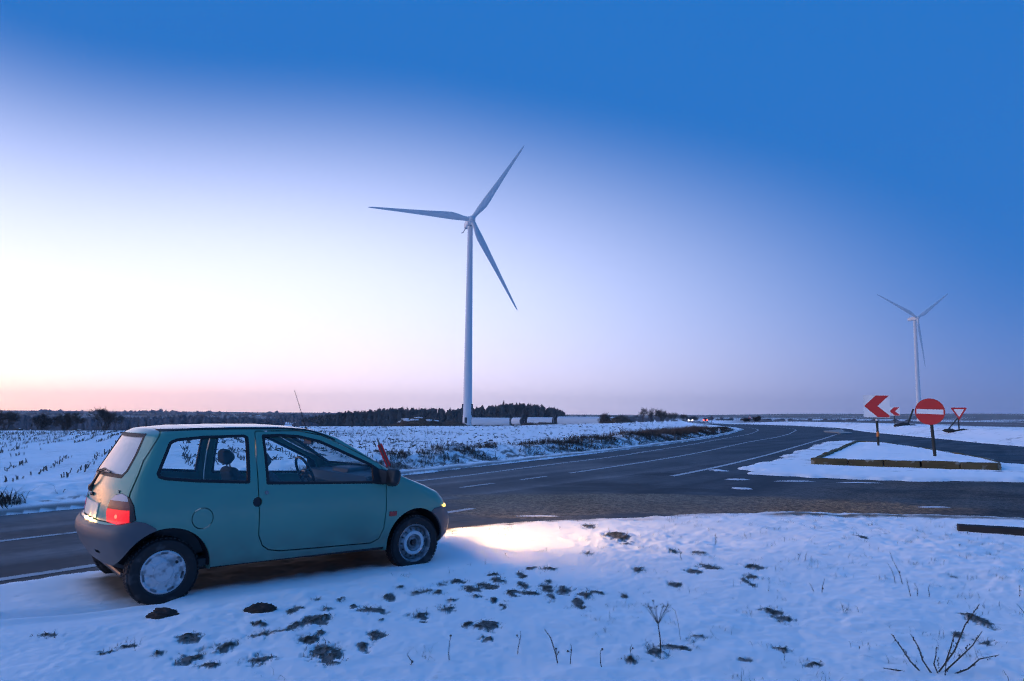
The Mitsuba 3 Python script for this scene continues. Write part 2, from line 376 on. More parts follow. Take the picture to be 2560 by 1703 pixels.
def field_height(x, y):
    sd = signed(clear_road, x, y)
    pts = shapely.points(x, y)
    dfe = shapely.distance(far_line, pts)
    left = sstep(.2, -.2, np.degrees(np.arctan2(x, y)) - 21) * (sd > -2) * ~shapely.contains(asphalt_outline, pts)
    left = left * (1 - sstep(0, 1, signed(Polygon(OUTER_FAR[::-1] + [(2000, 0), (2000, 2000), (60, 2000)]), x, y) < 0))
    r = np.hypot(x, y); az = np.degrees(np.arctan2(x, y))
    amp = np.minimum(1, r / 30)
    isl = shapely.contains(apron_zone, pts)
    edge = sd + (.14 + .40 * isl) * vn(x, y, 1.4, 21, 2) + (.07 + .15 * isl) * vn(x, y, .3, 22, 2) + .05 - .22 * isl
    z = .085 * np.tanh(edge / .22)
    tame = .40 + .60 * sstep(14, 24, y)
    bank = left * tame * (.25 * sstep(.5, 1.5, dfe) * sstep(4.5, 2.0, dfe) + .12 * sstep(1, 3, dfe)) * (1 + .5 * vn(x, y, 2.3, 23, 2)) * sstep(130, 70, r)
    bank = bank + left * sstep(.4, 1.0, dfe) * sstep(3.6, 2.2, dfe) * (.07 * vn(x, y, .5, 27, 2) + .03 * vn(x, y, .2, 28)) * sstep(100, 60, r)
    z = z + bank + right_rise(x, y, signed(asphalt_outline, x, y)) + base(x, y) * sstep(0, 8, sd)
    z = z + (.020 * vn(x, y, .9, 24, 2) + .008 * vn(x, y, .25, 25)) * sstep(.1, 1, sd) + .03 * vn(x, y, 6, 26, 2) * sstep(1, 6, sd) * amp
    return z, sd, dfe, left, r, az


x, y, f = polar(-40, 40, 800, 9.2, 520, 560)
near_d = signed(near_poly, x, y)
z, sd, dfe, left, r, az = field_height(x, y)
c = np.tile(SNOW, (len(x), 1))
n1, n2, n3, n4 = vn(x, y, .22, 31, 2), vn(x, y, .8, 32, 2), vn(x, y, 3.5, 33, 2), vn(x, y, 14, 34, 2)
rng = np.random.default_rng(5)
speck = rng.random(len(x))
# ploughed land under thin snow: clods and soil show more with distance
soil = left * sstep(2.5, 5, dfe) * sstep(.52, .86, .5 + .32 * n1 + .22 * n2 + .14 * n3 + .35 * (speck - .5))
c = blend(c, (.16, .14, .13), soil * .26)
# dark grass and scrub on the bank, thicker near the camera's end and reddish by the bend
reach = 1.0 + 2.2 * sstep(14, 24, y)
scrub = left * sstep(.25, .6, dfe + .25 * n2) * sstep(reach, .55 * reach, dfe + .5 * n2) * sstep(.47, .55, .5 + .34 * n1 + .26 * n2 + .16 * n3 + .30 * vn(x, y, .10, 37, 2)) * sstep(120, 85, r)
c = blend(c, np.array([.045, .036, .028]), scrub * .85)
rust = left * sstep(47, 54, r) * sstep(86, 78, r) * sstep(1.4, 2.2, dfe) * sstep(4.2, 3.2, dfe)
c = blend(c, np.array([.15, .085, .06]), rust * .8)
edge_mud = sstep(.30, .02, np.abs(sd - .03 + .12 * n2)) * left
c = blend(c, (.09, .06, .045), edge_mud * .8)
# the outer side of the bend: a snowy strip, then brown stubble with streaks of snow
brown = sstep(9, 13, sd + 3.0 * n3 + 2 * n4) * sstep(15.5, 18.5, az) * sstep(34, 44, r + .6 * n4)
streak = sstep(.46, .62, .5 + .5 * vn(x, y * .35, 7, 36, 3)) * sstep(22, 27, az) * sstep(56, 76, r) * sstep(170, 110, r)
c = blend(c, np.array([.10, .062, .050]) * (1 + .4 * n1[:, None]), brown * (1 - .8 * streak) * .93)
strip = ~(left > .5) & (sd > 0) & (az > 15)
c = blend(c, (.22, .20, .19), np.where(strip, sstep(.60, .8, .5 + .3 * n1 + .3 * n2 + .2 * n3), 0) * .7)
c = blend(c, (.30, .28, .27), np.where((sd > 0) & (r < 60) & (az > 10), sstep(.70, .85, .5 + .3 * n1 + .3 * n2), 0) * .7)
v = np.stack([x, y, z], 1)
v, f, c = keep(v, f, c, (sd > -.7) & (near_d > .6))
obj('snow_field', (v, facing_up(f, v)), 'snow', smooth=True, color=c)
tag('snow_field', kind='structure', label='snow covered fields beyond the road with soil and stubble showing')

# ---- the road, one sheet
rv, rf = trimesh.creation.triangulate_polygon(asphalt_outline.buffer(.8), engine='earcut')
rv = np.c_[rv, np.zeros(len(rv))]
obj('road', (rv, facing_up(rf, rv)), 'asphalt')
tag('road', kind='structure', label='dark asphalt country road with a wide bend and a side road')


def ribbon(name, pts, width, z=.004, n0=None):
    p = np.asarray(pts, float); t = np.gradient(p, axis=0); t /= np.linalg.norm(t, axis=1, keepdims=True)
    nrm = np.stack([-t[:, 1], t[:, 0]], 1) * width / 2
    v = np.vstack([np.c_[p + nrm, np.full(len(p), z)], np.c_[p - nrm, np.full(len(p), z)]])
    n = len(p); i = np.arange(n - 1)
    f = np.vstack([np.stack([i, i + n, i + n + 1], 1), np.stack([i, i + n + 1, i + 1], 1)])
    return obj(name, (v, facing_up(f, v)), 'road_paint', 'road')


def part_of(line, y0, y1):
    return line[(line[:, 1] >= y0) & (line[:, 1] <= y1)]


cl, rl = spline(CENTRE, .5), spline(RIGHT, .5)
LEFT_LINE = [(-7.9, 9.9), (-4.6, 13.8), (-1.9, 17.5), (1.0, 22.9), (4.3, 29), (5.9, 32.5), (9.5, 40.2), (14.8, 52.4), (21.9, 68.5), (29.7, 88.6), (34.5, 103), (38.5, 118), (42.5, 138), (46, 158), (46.5, 176), (42.5, 195), (33, 212), (14, 232)]
ll = spline(LEFT_LINE, .5)
ribbon('edge_line', ll[ll[:, 1] > 12], .12)
ribbon('edge_line', part_of(rl, -20, 12.2), .14)
ribbon('edge_line', np.vstack([part_of(rl, 19.0, 74)]), .16)
ribbon('edge_line', part_of(rl, 100, 188), .22)
i0 = int(np.argmin(np.abs(cl[:, 1] - 20.1)))
ribbon('centre_line', cl[i0:], .12)
ribbon('centre_line', part_of(cl, -15, 11.5), .10)
for a, b in ((15.6, 16.8), (17.6, 18.8)):
    ribbon('centre_dash', part_of(spline(CENTRE, .1), a, b), .11)
# ------------------------------------------------------------------ things in the distance
def plain(name, rgb, rough=.6, **kw):
    scene[name] = {'type': 'principled', 'base_color': {'type': 'rgb', 'value': list(rgb)}, 'roughness': rough, **kw}


plain('turbine_white', (.66, .67, .68), .45)
plain('turbine_dark', (.05, .055, .06), .6)
plain('bare_wood', (.040, .032, .028), .9)
scene['conifer'] = {'type': 'twosided', 'b': {'type': 'principled', 'roughness': .9, 'base_color': mikit.proc(lambda p, n, uv: mix((.010, .020, .026), (.030, .046, .050), fbm(p.x / 5, p.y / 5, p.z / 3, 2)))}}
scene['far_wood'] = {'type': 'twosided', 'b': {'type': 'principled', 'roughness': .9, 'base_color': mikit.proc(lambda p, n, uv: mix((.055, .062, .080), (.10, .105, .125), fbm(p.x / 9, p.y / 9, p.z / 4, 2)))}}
scene['brush'] = {'type': 'twosided', 'b': {'type': 'principled', 'roughness': .95, 'base_color': mikit.proc(lambda p, n, uv: mix((.030, .022, .017), (.11, .075, .050), noise(p.x * 2.3, p.y * 2.3, p.z * 2.3)))}}
plain('grey_metal', (.22, .23, .24), .5, metallic=.4)
plain('dark_post', (.035, .033, .024), .7)
scene['sign_red'] = {'type': 'principled', 'base_color': {'type': 'rgb', 'value': [.60, .012, .018]}, 'roughness': .42}
scene['sign_white'] = {'type': 'principled', 'base_color': mikit.proc(lambda p, n, uv: mix((.88, .86, .84), (.74, .72, .70), smoothstep(.5, .75, fbm(p.x * 3, p.y * 3, p.z * 2.2, 3)))), 'roughness': .5}
plain('sign_back', (.10, .10, .11), .6, metallic=.3)
plain('orange_reflector', (.85, .20, .03), .35)


def gz(x, y):
    sd = signed(clear_road, np.array([x], float), np.array([y], float))
    return float((base(np.array([x], float), np.array([y], float)) * sstep(0, 8, sd) + right_rise(np.array([x], float), np.array([y], float), signed(asphalt_outline, np.array([x]), np.array([y]))))[0])


def frame(n):
    """Right, up and forward of a disc whose normal is n."""
    n = np.asarray(n, float) / np.linalg.norm(n); r = np.cross([0, 0, 1.], n); r /= np.linalg.norm(r)
    return r, np.cross(n, r), n


def blade_mesh(R):
    """A tapering twisted blade along +y, from the hub out to R; chord along x, thickness along z."""
    st = np.array([.02, .05, .09, .14, .20, .28, .38, .5, .62, .74, .85, .93, .98, 1.0]) * R
    ch = np.array([1.9, 1.9, 2.1, 2.75, 3.15, 2.95, 2.5, 2.05, 1.65, 1.3, 1.0, .75, .5, .12])
    th = np.array([1.9, 1.85, 1.6, 1.2, .85, .66, .5, .38, .28, .2, .15, .11, .07, .03])
    tw = np.radians([14, 14, 14, 13, 11, 8.5, 6, 4, 2.5, 1.5, .5, 0, 0, 0])
    bend = .6 * (st / R) ** 2
    a = np.arange(14) / 14 * 2 * np.pi; v = []
    for s, c, t, w, b in zip(st, ch, th, tw, bend):
        k = np.clip((s / R - .05) / .12, 0, 1)
        x = c / 2 * np.cos(a) + k * (.18 * c); z = t / 2 * np.sin(a) * (1 - k * .35 * (1 - np.cos(a)) / 2)
        v.append(np.stack([x * math.cos(w) - z * math.sin(w), np.full(14, s), x * math.sin(w) + z * math.cos(w) - b], 1))
    v = np.vstack(v); n = len(st)
    i, j = np.meshgrid(np.arange(n - 1), np.arange(14), indexing='ij')
    q = np.stack([i * 14 + j, i * 14 + (j + 1) % 14, (i + 1) * 14 + (j + 1) % 14, (i + 1) * 14 + j], -1).reshape(-1, 4)
    f = np.vstack([q[:, [0, 2, 1]], q[:, [0, 3, 2]]])
    k = np.arange(1, 13)
    f = np.vstack([f, np.stack([k * 0, k, k + 1], 1), np.stack([k * 0, k + 1, k], 1) + (n - 1) * 14])
    return v, f


def turbine(x, y, z0, hub, n, phase, label, near=True, rad=(1.9, 1.08), off=3.3):
    t = thing('wind_turbine', label, 'wind turbine', 'wind turbines in the fields')
    r, u, n = frame(n)
    top = hub - 1.9
    hs = np.linspace(z0 - 2.5, top, 10)
    m = MB(); m.tube([(x, y, h) for h in hs], np.interp(hs, [z0, top], rad), 40)
    obj('tower', m.out, 'turbine_white', t, smooth=40)
    Rn = np.stack([-r, n, u], 1)
    c = np.array([x, y, hub])
    nac = m3.Manifold.batch_hull([m3.Manifold.sphere(.7, 16).translate(p) for p in [(sx * .95, 2.1, sz * 1.05) for sx in (-1, 1) for sz in (-1, 1)] + [(sx * .95, -6.0, .4 + sz * .75) for sx in (-1, 1) for sz in (-1, 1)]])
    obj('nacelle', move(nac, Rn, c), 'turbine_white', t, smooth=35)
    h = c + n * off
    prof = np.array([[0.0, 1.75], [.55, 1.62], [1.15, 1.2], [1.5, .55], [1.6, -.5], [1.5, -.95], [0, -1.0]])
    hm = trimesh.creation.revolve(prof, sections=32)
    hv = np.array(hm.vertices)
    hk = obj('hub', move(outward(np.stack([hv[:, 0], hv[:, 2], -hv[:, 1]], 1), np.array(hm.faces)), Rn, h), 'turbine_white', t, smooth=40)
    bv, bf = blade_mesh(42.5)
    for k in range(3):
        a = math.radians(phase + 120 * k)
        d = r * math.cos(a) + u * math.sin(a)
        q = np.cross(d, n)
        obj('blade', (h + bv @ np.stack([q, d, n]), bf), 'turbine_white', t, smooth=40)
    if near:
        for s in (-1, 1):
            obj('service_panel', move(box(.7, 1.6, 4.6, (s * 1.86, 0, z0 + 6.4), .1), rotz(-.06), (x, y, 0)), 'turbine_dark', t)
        obj('foundation_ring', arr(m3.Manifold.cylinder(1.2, 2.25, 2.15, 48).translate([x, y, z0 - .25])), 'turbine_white', t, smooth=40)
        obj('door', move(box(1.0, .2, 2.3, (-.5, -1.93, z0 + 2.1), .05), None, (x, y, 0)), 'turbine_dark', t)
        m = MB(); b0 = c - n * 4.5 - r * 1.0 - u * 1.2
        m.tube([b0, b0 - u * 1.0 - r * .8, b0 - u * 2.0 - r * 1.2, b0 - u * 2.3 - r * 2.0], .16, 6)
        obj('service_crane', m.out, 'turbine_dark', t)
    m = MB(); b0 = c - n * 5.6 + u * 1.6
    m.tube([b0, b0 + u * 1.1], .06, 5); m.tube([b0 + u * 1.1 - r * .5, b0 + u * 1.1 + r * .5], .05, 5)
    obj('wind_vane', m.out, 'turbine_dark', t)


turbine(-17.99, 300, -2.4, 82.6, (.23, -.97, .087), 57, 'tall white wind turbine in the middle of the field, seen almost face on')
turbine(345.3, 620, .6, 87.9, (.237, -.971, .087), -86.5, 'smaller far wind turbine rising behind the round red sign', near=False, rad=(1.95, 1.2))


# ---- sections of turbine tower lying by the nearest turbine
def tower_section(x0, y0, x1, y1, z, r, label):
    t = thing('tower_section', label, 'tower section', 'white tower sections lying on the field')
    p0, p1 = np.array([x0, y0, z + r]), np.array([x1, y1, z + r])
    d = p1 - p0; L = np.linalg.norm(d); d /= L
    R = np.stack([np.cross([0, 0, 1.], d), [0, 0, 1.], d], 1)
    tube = m3.Manifold.cylinder(L, r, r, 40) - m3.Manifold.cylinder(L + 2, r - .07, r - .07, 40).translate([0, 0, -1])
    obj('shell', move(tube, R, p0), 'turbine_white', t, smooth=40)
    for s in (0.05, L - .05):
        fl = m3.Manifold.cylinder(.16, r + .03, r + .03, 40) - m3.Manifold.cylinder(.4, r - .25, r - .25, 40).translate([0, 0, -.1])
        obj('flange', move(fl.translate([0, 0, s - .08]), R, p0), 'turbine_dark', t, smooth=40)
    obj('dark_end_disc', move(m3.Manifold.cylinder(.05, r - .08, r - .08, 40).translate([0, 0, L - .5]), R, p0), 'turbine_dark', t)  # dark disc inside the open end, standing in for its shade
    for s in (.2 * L, .8 * L):
        obj('cradle', move(box(2.2 * r, .5, .5, p0 + d * s - [0, 0, r + .1]), None), 'turbine_dark', t)


tower_section(-15.4, 285.5, -.4, 283, -2.0, 1.45, 'long white tower section lying next to the foot of the tall wind turbine')
tower_section(.9, 293, 4.4, 289, -1.9, 1.45, 'short white tower section with a dark open end, second from the tall wind turbine')
tower_section(6.4, 281.5, 16.0, 278, -1.72, 1.5, 'white tower section lying alone between two dark gaps, third from the tall wind turbine')
tower_section(17.6, 277, 38.5, 269, -1.45, 1.52, 'longest white tower section lying at the right end of the row')


# ---- bare trees
def bare_tree(m, at, h, spread, seed, stems=1, depth=5, lean=.35, r0=.16, sides=4, split=(2, 3), twist=.5, thin=.022):
    rng = np.random.default_rng(seed)
    trunk, crown = MB(), m
    def grow(p, d, L, r, k):
        n = 4
        pts, q, dd = [p], p, d
        for _ in range(n - 1):
            dd = dd + rng.normal(0, .13, 3) + np.array([0, 0, .04]); dd /= np.linalg.norm(dd)
            q = q + dd * L / (n - 1); pts.append(q)
        r = max(r, thin)
        (trunk if k >= depth - 1 else crown).tube(pts, np.linspace(r, r * .62, n), sides if k > 1 else 3, cap=False)
        if k == 0:
            return
        for _ in range(rng.integers(split[0], split[1] + 1)):
            t = rng.uniform(.45, 1); b = pts[min(n - 1, int(t * (n - 1) + .5))]
            nd = dd + rng.normal(0, twist, 3) * np.array([1, 1, .7]); nd[2] = nd[2] * .9 + .12; nd /= np.linalg.norm(nd)
            grow(b, nd, L * rng.uniform(.62, .88), r * .55, k - 1)
    for s in range(stems):
        a = rng.uniform(0, 2 * np.pi); o = np.array([math.cos(a), math.sin(a), 0]) * rng.uniform(0, .25) * spread * (stems > 1)
        d = np.array([math.cos(a) * lean * rng.uniform(.3, 1), math.sin(a) * lean * rng.uniform(.3, 1), 1.]); d /= np.linalg.norm(d)
        grow(np.asarray(at, float) + o * .4 - [0, 0, .15], d, h * .34, r0, depth)
    return trunk


def fit(pair, at, h, w):
    """Scale trunk and crown about their foot so that they are h tall and w wide."""
    v = np.vstack([np.vstack(m.v) for m in pair if m.v]); at = np.asarray(at, float)
    sz = h / (v[:, 2].max() - at[2]); sx = w / (np.percentile(v[:, 0], 99) - np.percentile(v[:, 0], 1))
    for m in pair:
        m.v = [(q - at) * [sx, sx, sz] + at for q in m.v]


def tree(name, x, y, h, w, seed, label, cat='tree', group=None, z=None, mat='bare_wood', **kw):
    t = thing(name, label, cat, group)
    at = (x, y, gz(x, y) if z is None else z)
    crown = MB(); kw.setdefault('split', (2, 4)); trunk = bare_tree(crown, at, h, w, seed, **kw)
    fit([trunk, crown], at, h, w)
    obj('trunk', trunk.out, mat, t); obj('crown', crown.out, mat, t)
    return t


g = 'bare trees along the edge of the left field'
tree('bare_tree', -103, 150, 5.2, 5.6, 1, 'leftmost bare tree with two stems at the edge of the picture', group=g, stems=3, depth=6, lean=.5, r0=.15)
tree('bare_tree', -96.6, 150, 4.2, 3.4, 2, 'narrow bare tree, second from the left behind the snowy field', group=g, stems=3, depth=6, lean=.35, r0=.15)
tree('bare_tree', -91.5, 150, 4.5, 4.8, 3, 'wide low bare tree, third from the left behind the snowy field', group=g, stems=3, depth=6, lean=.6, r0=.14)
tree('bare_tree', -83.2, 150, 5.6, 5.2, 4, 'tallest bare tree of the left field, nearest to the rear of the green car', group=g, stems=4, depth=6, lean=.5, r0=.15)
g = 'bare trees in front of the distant woods'
tree('round_tree', 59.0, 330, 7.0, 4.8, 11, 'tall airy bare tree left of the dark rounded trees', group=g, stems=3, depth=5, thin=.045, lean=.3, r0=.2)
tree('round_tree', 63.6, 331, 6.8, 5.2, 12, 'pale dome-shaped bare tree between the airy tree and the darkest tree', group=g, stems=4, depth=5, thin=.045, lean=.7, r0=.2)
tree('round_tree', 67.6, 328, 6.2, 5.4, 13, 'darkest and densest rounded tree by the road bend', group=g, stems=7, depth=5, thin=.045, lean=.9, r0=.24)
tree('round_tree', 88.0, 400, 5.2, 5.6, 14, 'low round tree left of the oncoming headlights', group=g, stems=6, depth=5, thin=.045, lean=.8, r0=.2)
tree('round_tree', 105.3, 450, 4.8, 6.0, 15, 'low wide tree just above the oncoming headlights', group=g, stems=6, depth=5, thin=.045, lean=.9, r0=.2)
tree('round_tree', 117, 470, 3.4, 5.0, 16, 'smallest hazy tree right of the oncoming headlights', group=g, stems=5, depth=5, thin=.045, lean=.9, r0=.2)
g = 'small round bushes by the far road'
tree('round_bush', 82.7, 260, 1.9, 2.5, 21, 'round dark bush left of the distant warning triangle', 'bush', g, stems=9, depth=4, thin=.04, lean=1.2, r0=.12)
tree('round_bush', 86.9, 260, 2.5, 2.8, 22, 'round dark bush right of the distant warning triangle', 'bush', g, stems=9, depth=4, thin=.04, lean=1.2, r0=.12)


# ---- woods that read as one mass
def conifers():
    """A pine wood: dark rounded crowns, close together, a few spires above the rest."""
    rng = np.random.default_rng(8); m = MB()
    xs = [-122, -115, -101, -71, -58, -28.5, -1.7, 14, 25.7, 33]; zs = [-2.6, -.2, 1.9, 5.0, 4.8, 5.1, 8.1, 8.0, 5.6, 2.0]
    ball = trimesh.creation.icosphere(subdivisions=1); bv, bf = np.array(ball.vertices), np.array(ball.faces)
    for row, n in ((0, 150), (5, 150), (11, 150), (18, 150)):
        for _ in range(n):
            x = rng.uniform(-120, 32); y = 412 + row + rng.uniform(-2.5, 2.5)
            z = float(base(x, y)) - .3
            top = np.interp(x, xs, zs) + rng.normal(-.45, .45)
            spire = rng.random() < .05
            if spire: top += rng.uniform(.5, 1.3)
            h = max(top - z, 1.5); w = rng.uniform(1.3, 2.2) * (.6 + .4 * min(1, h / 8))
            m.tube([(x, y, z), (x, y, z + .6 * h)], .16, 4, cap=False)
            for q in range(5):
                a = q / 4.; k = (1 - .55 * a) * (.55 if spire else 1)
                r3 = np.array([w * k, w * k, h * .20]) * rng.uniform(.8, 1.15)
                c3 = np.array([x + rng.normal(0, .3 * w * (1 - a)), y + rng.normal(0, .3 * w), z + h * (.20 + .64 * a)])
                m.add(bv * (1 + rng.normal(0, .17, (len(bv), 1))) * r3 + c3, bf)
    obj('conifer_wood', m.out, 'conifer')
    tag('conifer_wood', 'dark conifer wood behind the tall wind turbine', 'wood', kind='stuff')


conifers()


def ragged(m, x, y, z, h, w, rng, spikes=26):
    """A bare broad-leaved tree far off: a ragged crown of upright twig fans on a stem."""
    s = trimesh.creation.icosphere(subdivisions=1)
    v = np.array(s.vertices); v = v * (1 + rng.normal(0, .14, (len(v), 1)))
    m.add(v * [w * .42, w * .42, h * .36] + [x, y, z + h * .52], s.faces)
    m.tube([(x, y, z - .5), (x, y, z + h * .4)], .2, 4, cap=False)
    for _ in range(spikes):
        a, e = rng.uniform(0, 2 * np.pi), rng.uniform(.15, 1.5)
        d = np.array([math.cos(a) * math.cos(e) * w * .5, math.sin(a) * math.cos(e) * w * .5, math.sin(e) * h * .45])
        p = np.array([x, y, z + h * .52]); q = p + d * rng.uniform(.95, 1.16)
        s_ = np.cross(d, [0, 0, 1.]); s_ = s_ / (np.linalg.norm(s_) + 1e-9) * w * .05
        m.add([p + d * .55 - s_, p + d * .55 + s_, q], [[0, 1, 2]])


def wood(name, label, pts, n, width, seed, dh=.7, tw=(3, 5)):
    """pts: (x, y, z of the tree tops)."""
    rng = np.random.default_rng(seed); m = MB(); p = np.asarray(pts, float)
    s = np.r_[0, np.cumsum(np.linalg.norm(np.diff(p[:, :2], axis=0), axis=1))]
    for _ in range(n):
        t = rng.uniform(0, s[-1]); x, y, top = (np.interp(t, s, p[:, k]) for k in range(3))
        y += rng.uniform(0, width); z = float(base(x, y)) - .5
        h = max(top + rng.normal(-.5, dh) - z, 2.0)
        ragged(m, x, y, z, h, rng.uniform(*tw), rng)
    obj(name, m.out, 'far_wood'); tag(name, label, 'wood', kind='stuff')


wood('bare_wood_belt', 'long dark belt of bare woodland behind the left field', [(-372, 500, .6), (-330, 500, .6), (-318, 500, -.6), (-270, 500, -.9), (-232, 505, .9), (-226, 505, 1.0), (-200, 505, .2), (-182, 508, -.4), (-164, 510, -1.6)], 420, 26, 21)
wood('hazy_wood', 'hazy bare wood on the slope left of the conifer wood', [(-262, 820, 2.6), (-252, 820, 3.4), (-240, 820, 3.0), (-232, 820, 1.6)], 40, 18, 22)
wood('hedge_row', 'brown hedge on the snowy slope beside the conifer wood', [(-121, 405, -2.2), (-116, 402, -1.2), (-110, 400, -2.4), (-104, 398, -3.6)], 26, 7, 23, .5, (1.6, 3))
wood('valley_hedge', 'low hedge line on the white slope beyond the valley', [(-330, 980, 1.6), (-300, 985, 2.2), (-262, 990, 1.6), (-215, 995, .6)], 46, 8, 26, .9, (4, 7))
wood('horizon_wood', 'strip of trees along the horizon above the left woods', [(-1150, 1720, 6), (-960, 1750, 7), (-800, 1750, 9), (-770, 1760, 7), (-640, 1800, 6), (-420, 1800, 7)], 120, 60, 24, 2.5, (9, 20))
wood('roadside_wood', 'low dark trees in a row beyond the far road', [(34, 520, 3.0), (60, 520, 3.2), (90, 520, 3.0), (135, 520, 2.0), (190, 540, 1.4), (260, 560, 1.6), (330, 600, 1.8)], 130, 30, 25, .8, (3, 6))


# ---- heaps and scrub
def heap(name, x, y, w, h, seed, label, mat='brush', twigs=260, cat='heap', snow=0, group=None, z=None):
    rng = np.random.default_rng(seed)
    t = thing(name, label, cat, group); z0 = gz(x, y) if z is None else z
    s = trimesh.creation.icosphere(subdivisions=3); v = np.array(s.vertices)
    k = 1 + .35 * (2 * meshkit.fbm(v * 2.2 + seed, 3) - 1)
    v = v * k[:, None] * [w / 2, w * .28, h * .8] + [x, y, z0]
    obj('mound', (v, np.array(s.faces)), mat, t)
    m = MB()
    for _ in range(twigs):
        i = rng.integers(len(v)); p = v[i]
        if p[2] < z0: continue
        d = rng.normal(0, 1, 3); d[2] = abs(d[2]) + .2; d /= np.linalg.norm(d)
        L = rng.uniform(.2, .6) * h
        m.tube([p, p + d * L * .6, p + d * L + rng.normal(0, .05 * h, 3)], [.022 * h, .014 * h, .006 * h], 3, cap=False)
    tag(obj('twigs', m.out, mat, t), kind='stuff')
    if snow:
        c = MB()
        for _ in range(snow):
            i = rng.integers(len(v)); p = v[i]
            if p[2] < z0 + .45 * h: continue
            b = trimesh.creation.icosphere(subdivisions=1); q = np.array(b.vertices) * (1 + rng.normal(0, .15, (len(b.vertices), 1)))
            c.add(q * rng.uniform(.5, 1.1) * np.array([w * .09, w * .05, h * .13]) + p, b.faces)
        tag(obj('snow_cap', c.out, 'cap_snow', t, smooth=True), kind='stuff')


plain('cap_snow', (.86, .86, .87), .8)
heap('soil_heap', -31, 250, 17, 3.3, 31, 'broad heap of soil and brush with snow on top left of the tall wind turbine', snow=70, twigs=500)
heap('soil_heap', -21, 262, 12, 1.9, 32, 'low ragged heap between the snow-topped heap and the tall wind turbine', twigs=400)
heap('brush_heap', 38.5, 258, 7.5, 2.7, 33, 'brown brush heap at the right end of the white tower sections', twigs=500)
heap('brush_heap', 33.5, 262, 4.0, 3.4, 34, 'dark bush standing against the right end of the white tower sections', twigs=500)
heap('brush_heap', 6.5, 268, 6, 1.3, 35, 'low scrub in front of the third tower section', twigs=300)
heap('brush_heap', 12.5, 268, 8, 1.2, 36, 'long low scrub in front of the gap after the third tower section', twigs=300)
heap('brush_heap', -97.8, 146, 2.6, 1.1, 37, 'small dark pile with snow on it beside the second bare tree', snow=24, twigs=120)
heap('brush_heap', -86.8, 147, 2.8, 1.0, 38, 'small dark pile with snow on it beside the tallest bare tree', snow=24, twigs=120)
# ------------------------------------------------------------------ the traffic island, its kerb stones and the signs
scene['kerb_stone'] = {'type': 'principled', 'roughness': .9, 'base_color': mikit.proc(lambda p, n, uv: mix(mix((.050, .040, .018), (.17, .115, .048), fbm(p.x * 3, p.y * 3, p.z * 6, 3)), (.30, .27, .21), smoothstep(.63, .74, fbm(p.x * 7, p.y * 7, p.z * 7, 2))))}
scene['pale_concrete'] = {'type': 'principled', 'roughness': .85, 'base_color': mikit.proc(lambda p, n, uv: mix((.17, .17, .17), (.30, .30, .29), fbm(p.x * 2, p.y * 2, p.z * 2, 3)))}
scene['old_timber'] = {'type': 'principled', 'roughness': .8, 'base_color': mikit.proc(lambda p, n, uv: mix((.012, .012, .013), (.035, .030, .026), fbm(p.x * 3, p.y * 12, p.z * 30, 3)))}


def island_top():
    g = .14
    xs, ys = np.meshgrid(np.arange(9, 21.5, g), np.arange(20.8, 43.8, g * 1.3), indexing='ij')
    p = shapely.points(xs.ravel(), ys.ravel()); sd = -shapely.distance(island.boundary, p) * np.where(shapely.contains(island, p), 1, -1)
    sd = -sd
    x, y = xs.ravel(), ys.ravel()
    dl = shapely.distance(LineString([(9.6, 23.4), (14.5, 32.4), (20.3, 43.2)]), p)
    z = .272 - .070 * sstep(1.5, .1, dl) + .02 * vn(x, y, 1.2, 41, 2) + .012 * vn(x, y, .35, 42)
    ni, nj = xs.shape
    i, j = np.meshgrid(np.arange(ni - 1), np.arange(nj - 1), indexing='ij'); q = np.stack([i * nj + j, (i + 1) * nj + j, (i + 1) * nj + j + 1, i * nj + j + 1], -1).reshape(-1, 4)
    f = np.vstack([q[:, [0, 1, 2]], q[:, [0, 2, 3]]])
    n1 = vn(x, y, .5, 43, 2)
    c = blend(np.tile(SNOW, (len(x), 1)), (.28, .26, .25), sstep(.35, .7, n1) * .5)
    v = np.stack([x, y, z], 1)
    f = f[(sd[f] > .02).all(1)]
    used = np.zeros(len(v), bool); used[f] = True; idx = np.cumsum(used) - 1
    return v[used], idx[f], c[used]


v, f, c = island_top()
obj('traffic_island', (v, facing_up(f, v)), 'snow', smooth=True, color=c)
tag('traffic_island', kind='structure', label='snow covered triangular traffic island edged with mossy kerb stones')
rng = np.random.default_rng(12)
ib = np.array(island.exterior.coords); L = np.r_[0, np.cumsum(np.linalg.norm(np.diff(ib, axis=0), axis=1))]
pos, total = 0.0, L[-1]
while pos < total - .2:
    ln = min(1.0, total - pos); a, b = (np.array([np.interp(t, L, ib[:, k]) for k in (0, 1)]) for t in (pos + .018, pos + ln - .018))
    d = b - a; w = np.linalg.norm(d); ang = math.atan2(d[1], d[0])
    front = (a + b)[1] / 2 < 24.2
    h = .285 + rng.normal(0, .010)
    m = box(w, .16, h + .1, (0, 0, 0), .022, None).refine_to_length(.12)
    mv, mf = arr(m)
    mv = mv + .010 * (2 * np.stack([meshkit.fbm(mv * 5 + pos * 3 + k * 9, 2) for k in range(3)], 1) - 1)
    obj('kerb_stone', move((mv, mf), rotz(ang + rng.normal(0, .008)), (*(a + b) / 2 + rng.normal(0, .008, 2), h / 2 - .06 + rng.normal(0, .006))), 'kerb_stone', 'traffic_island', smooth=40)
    pos += ln

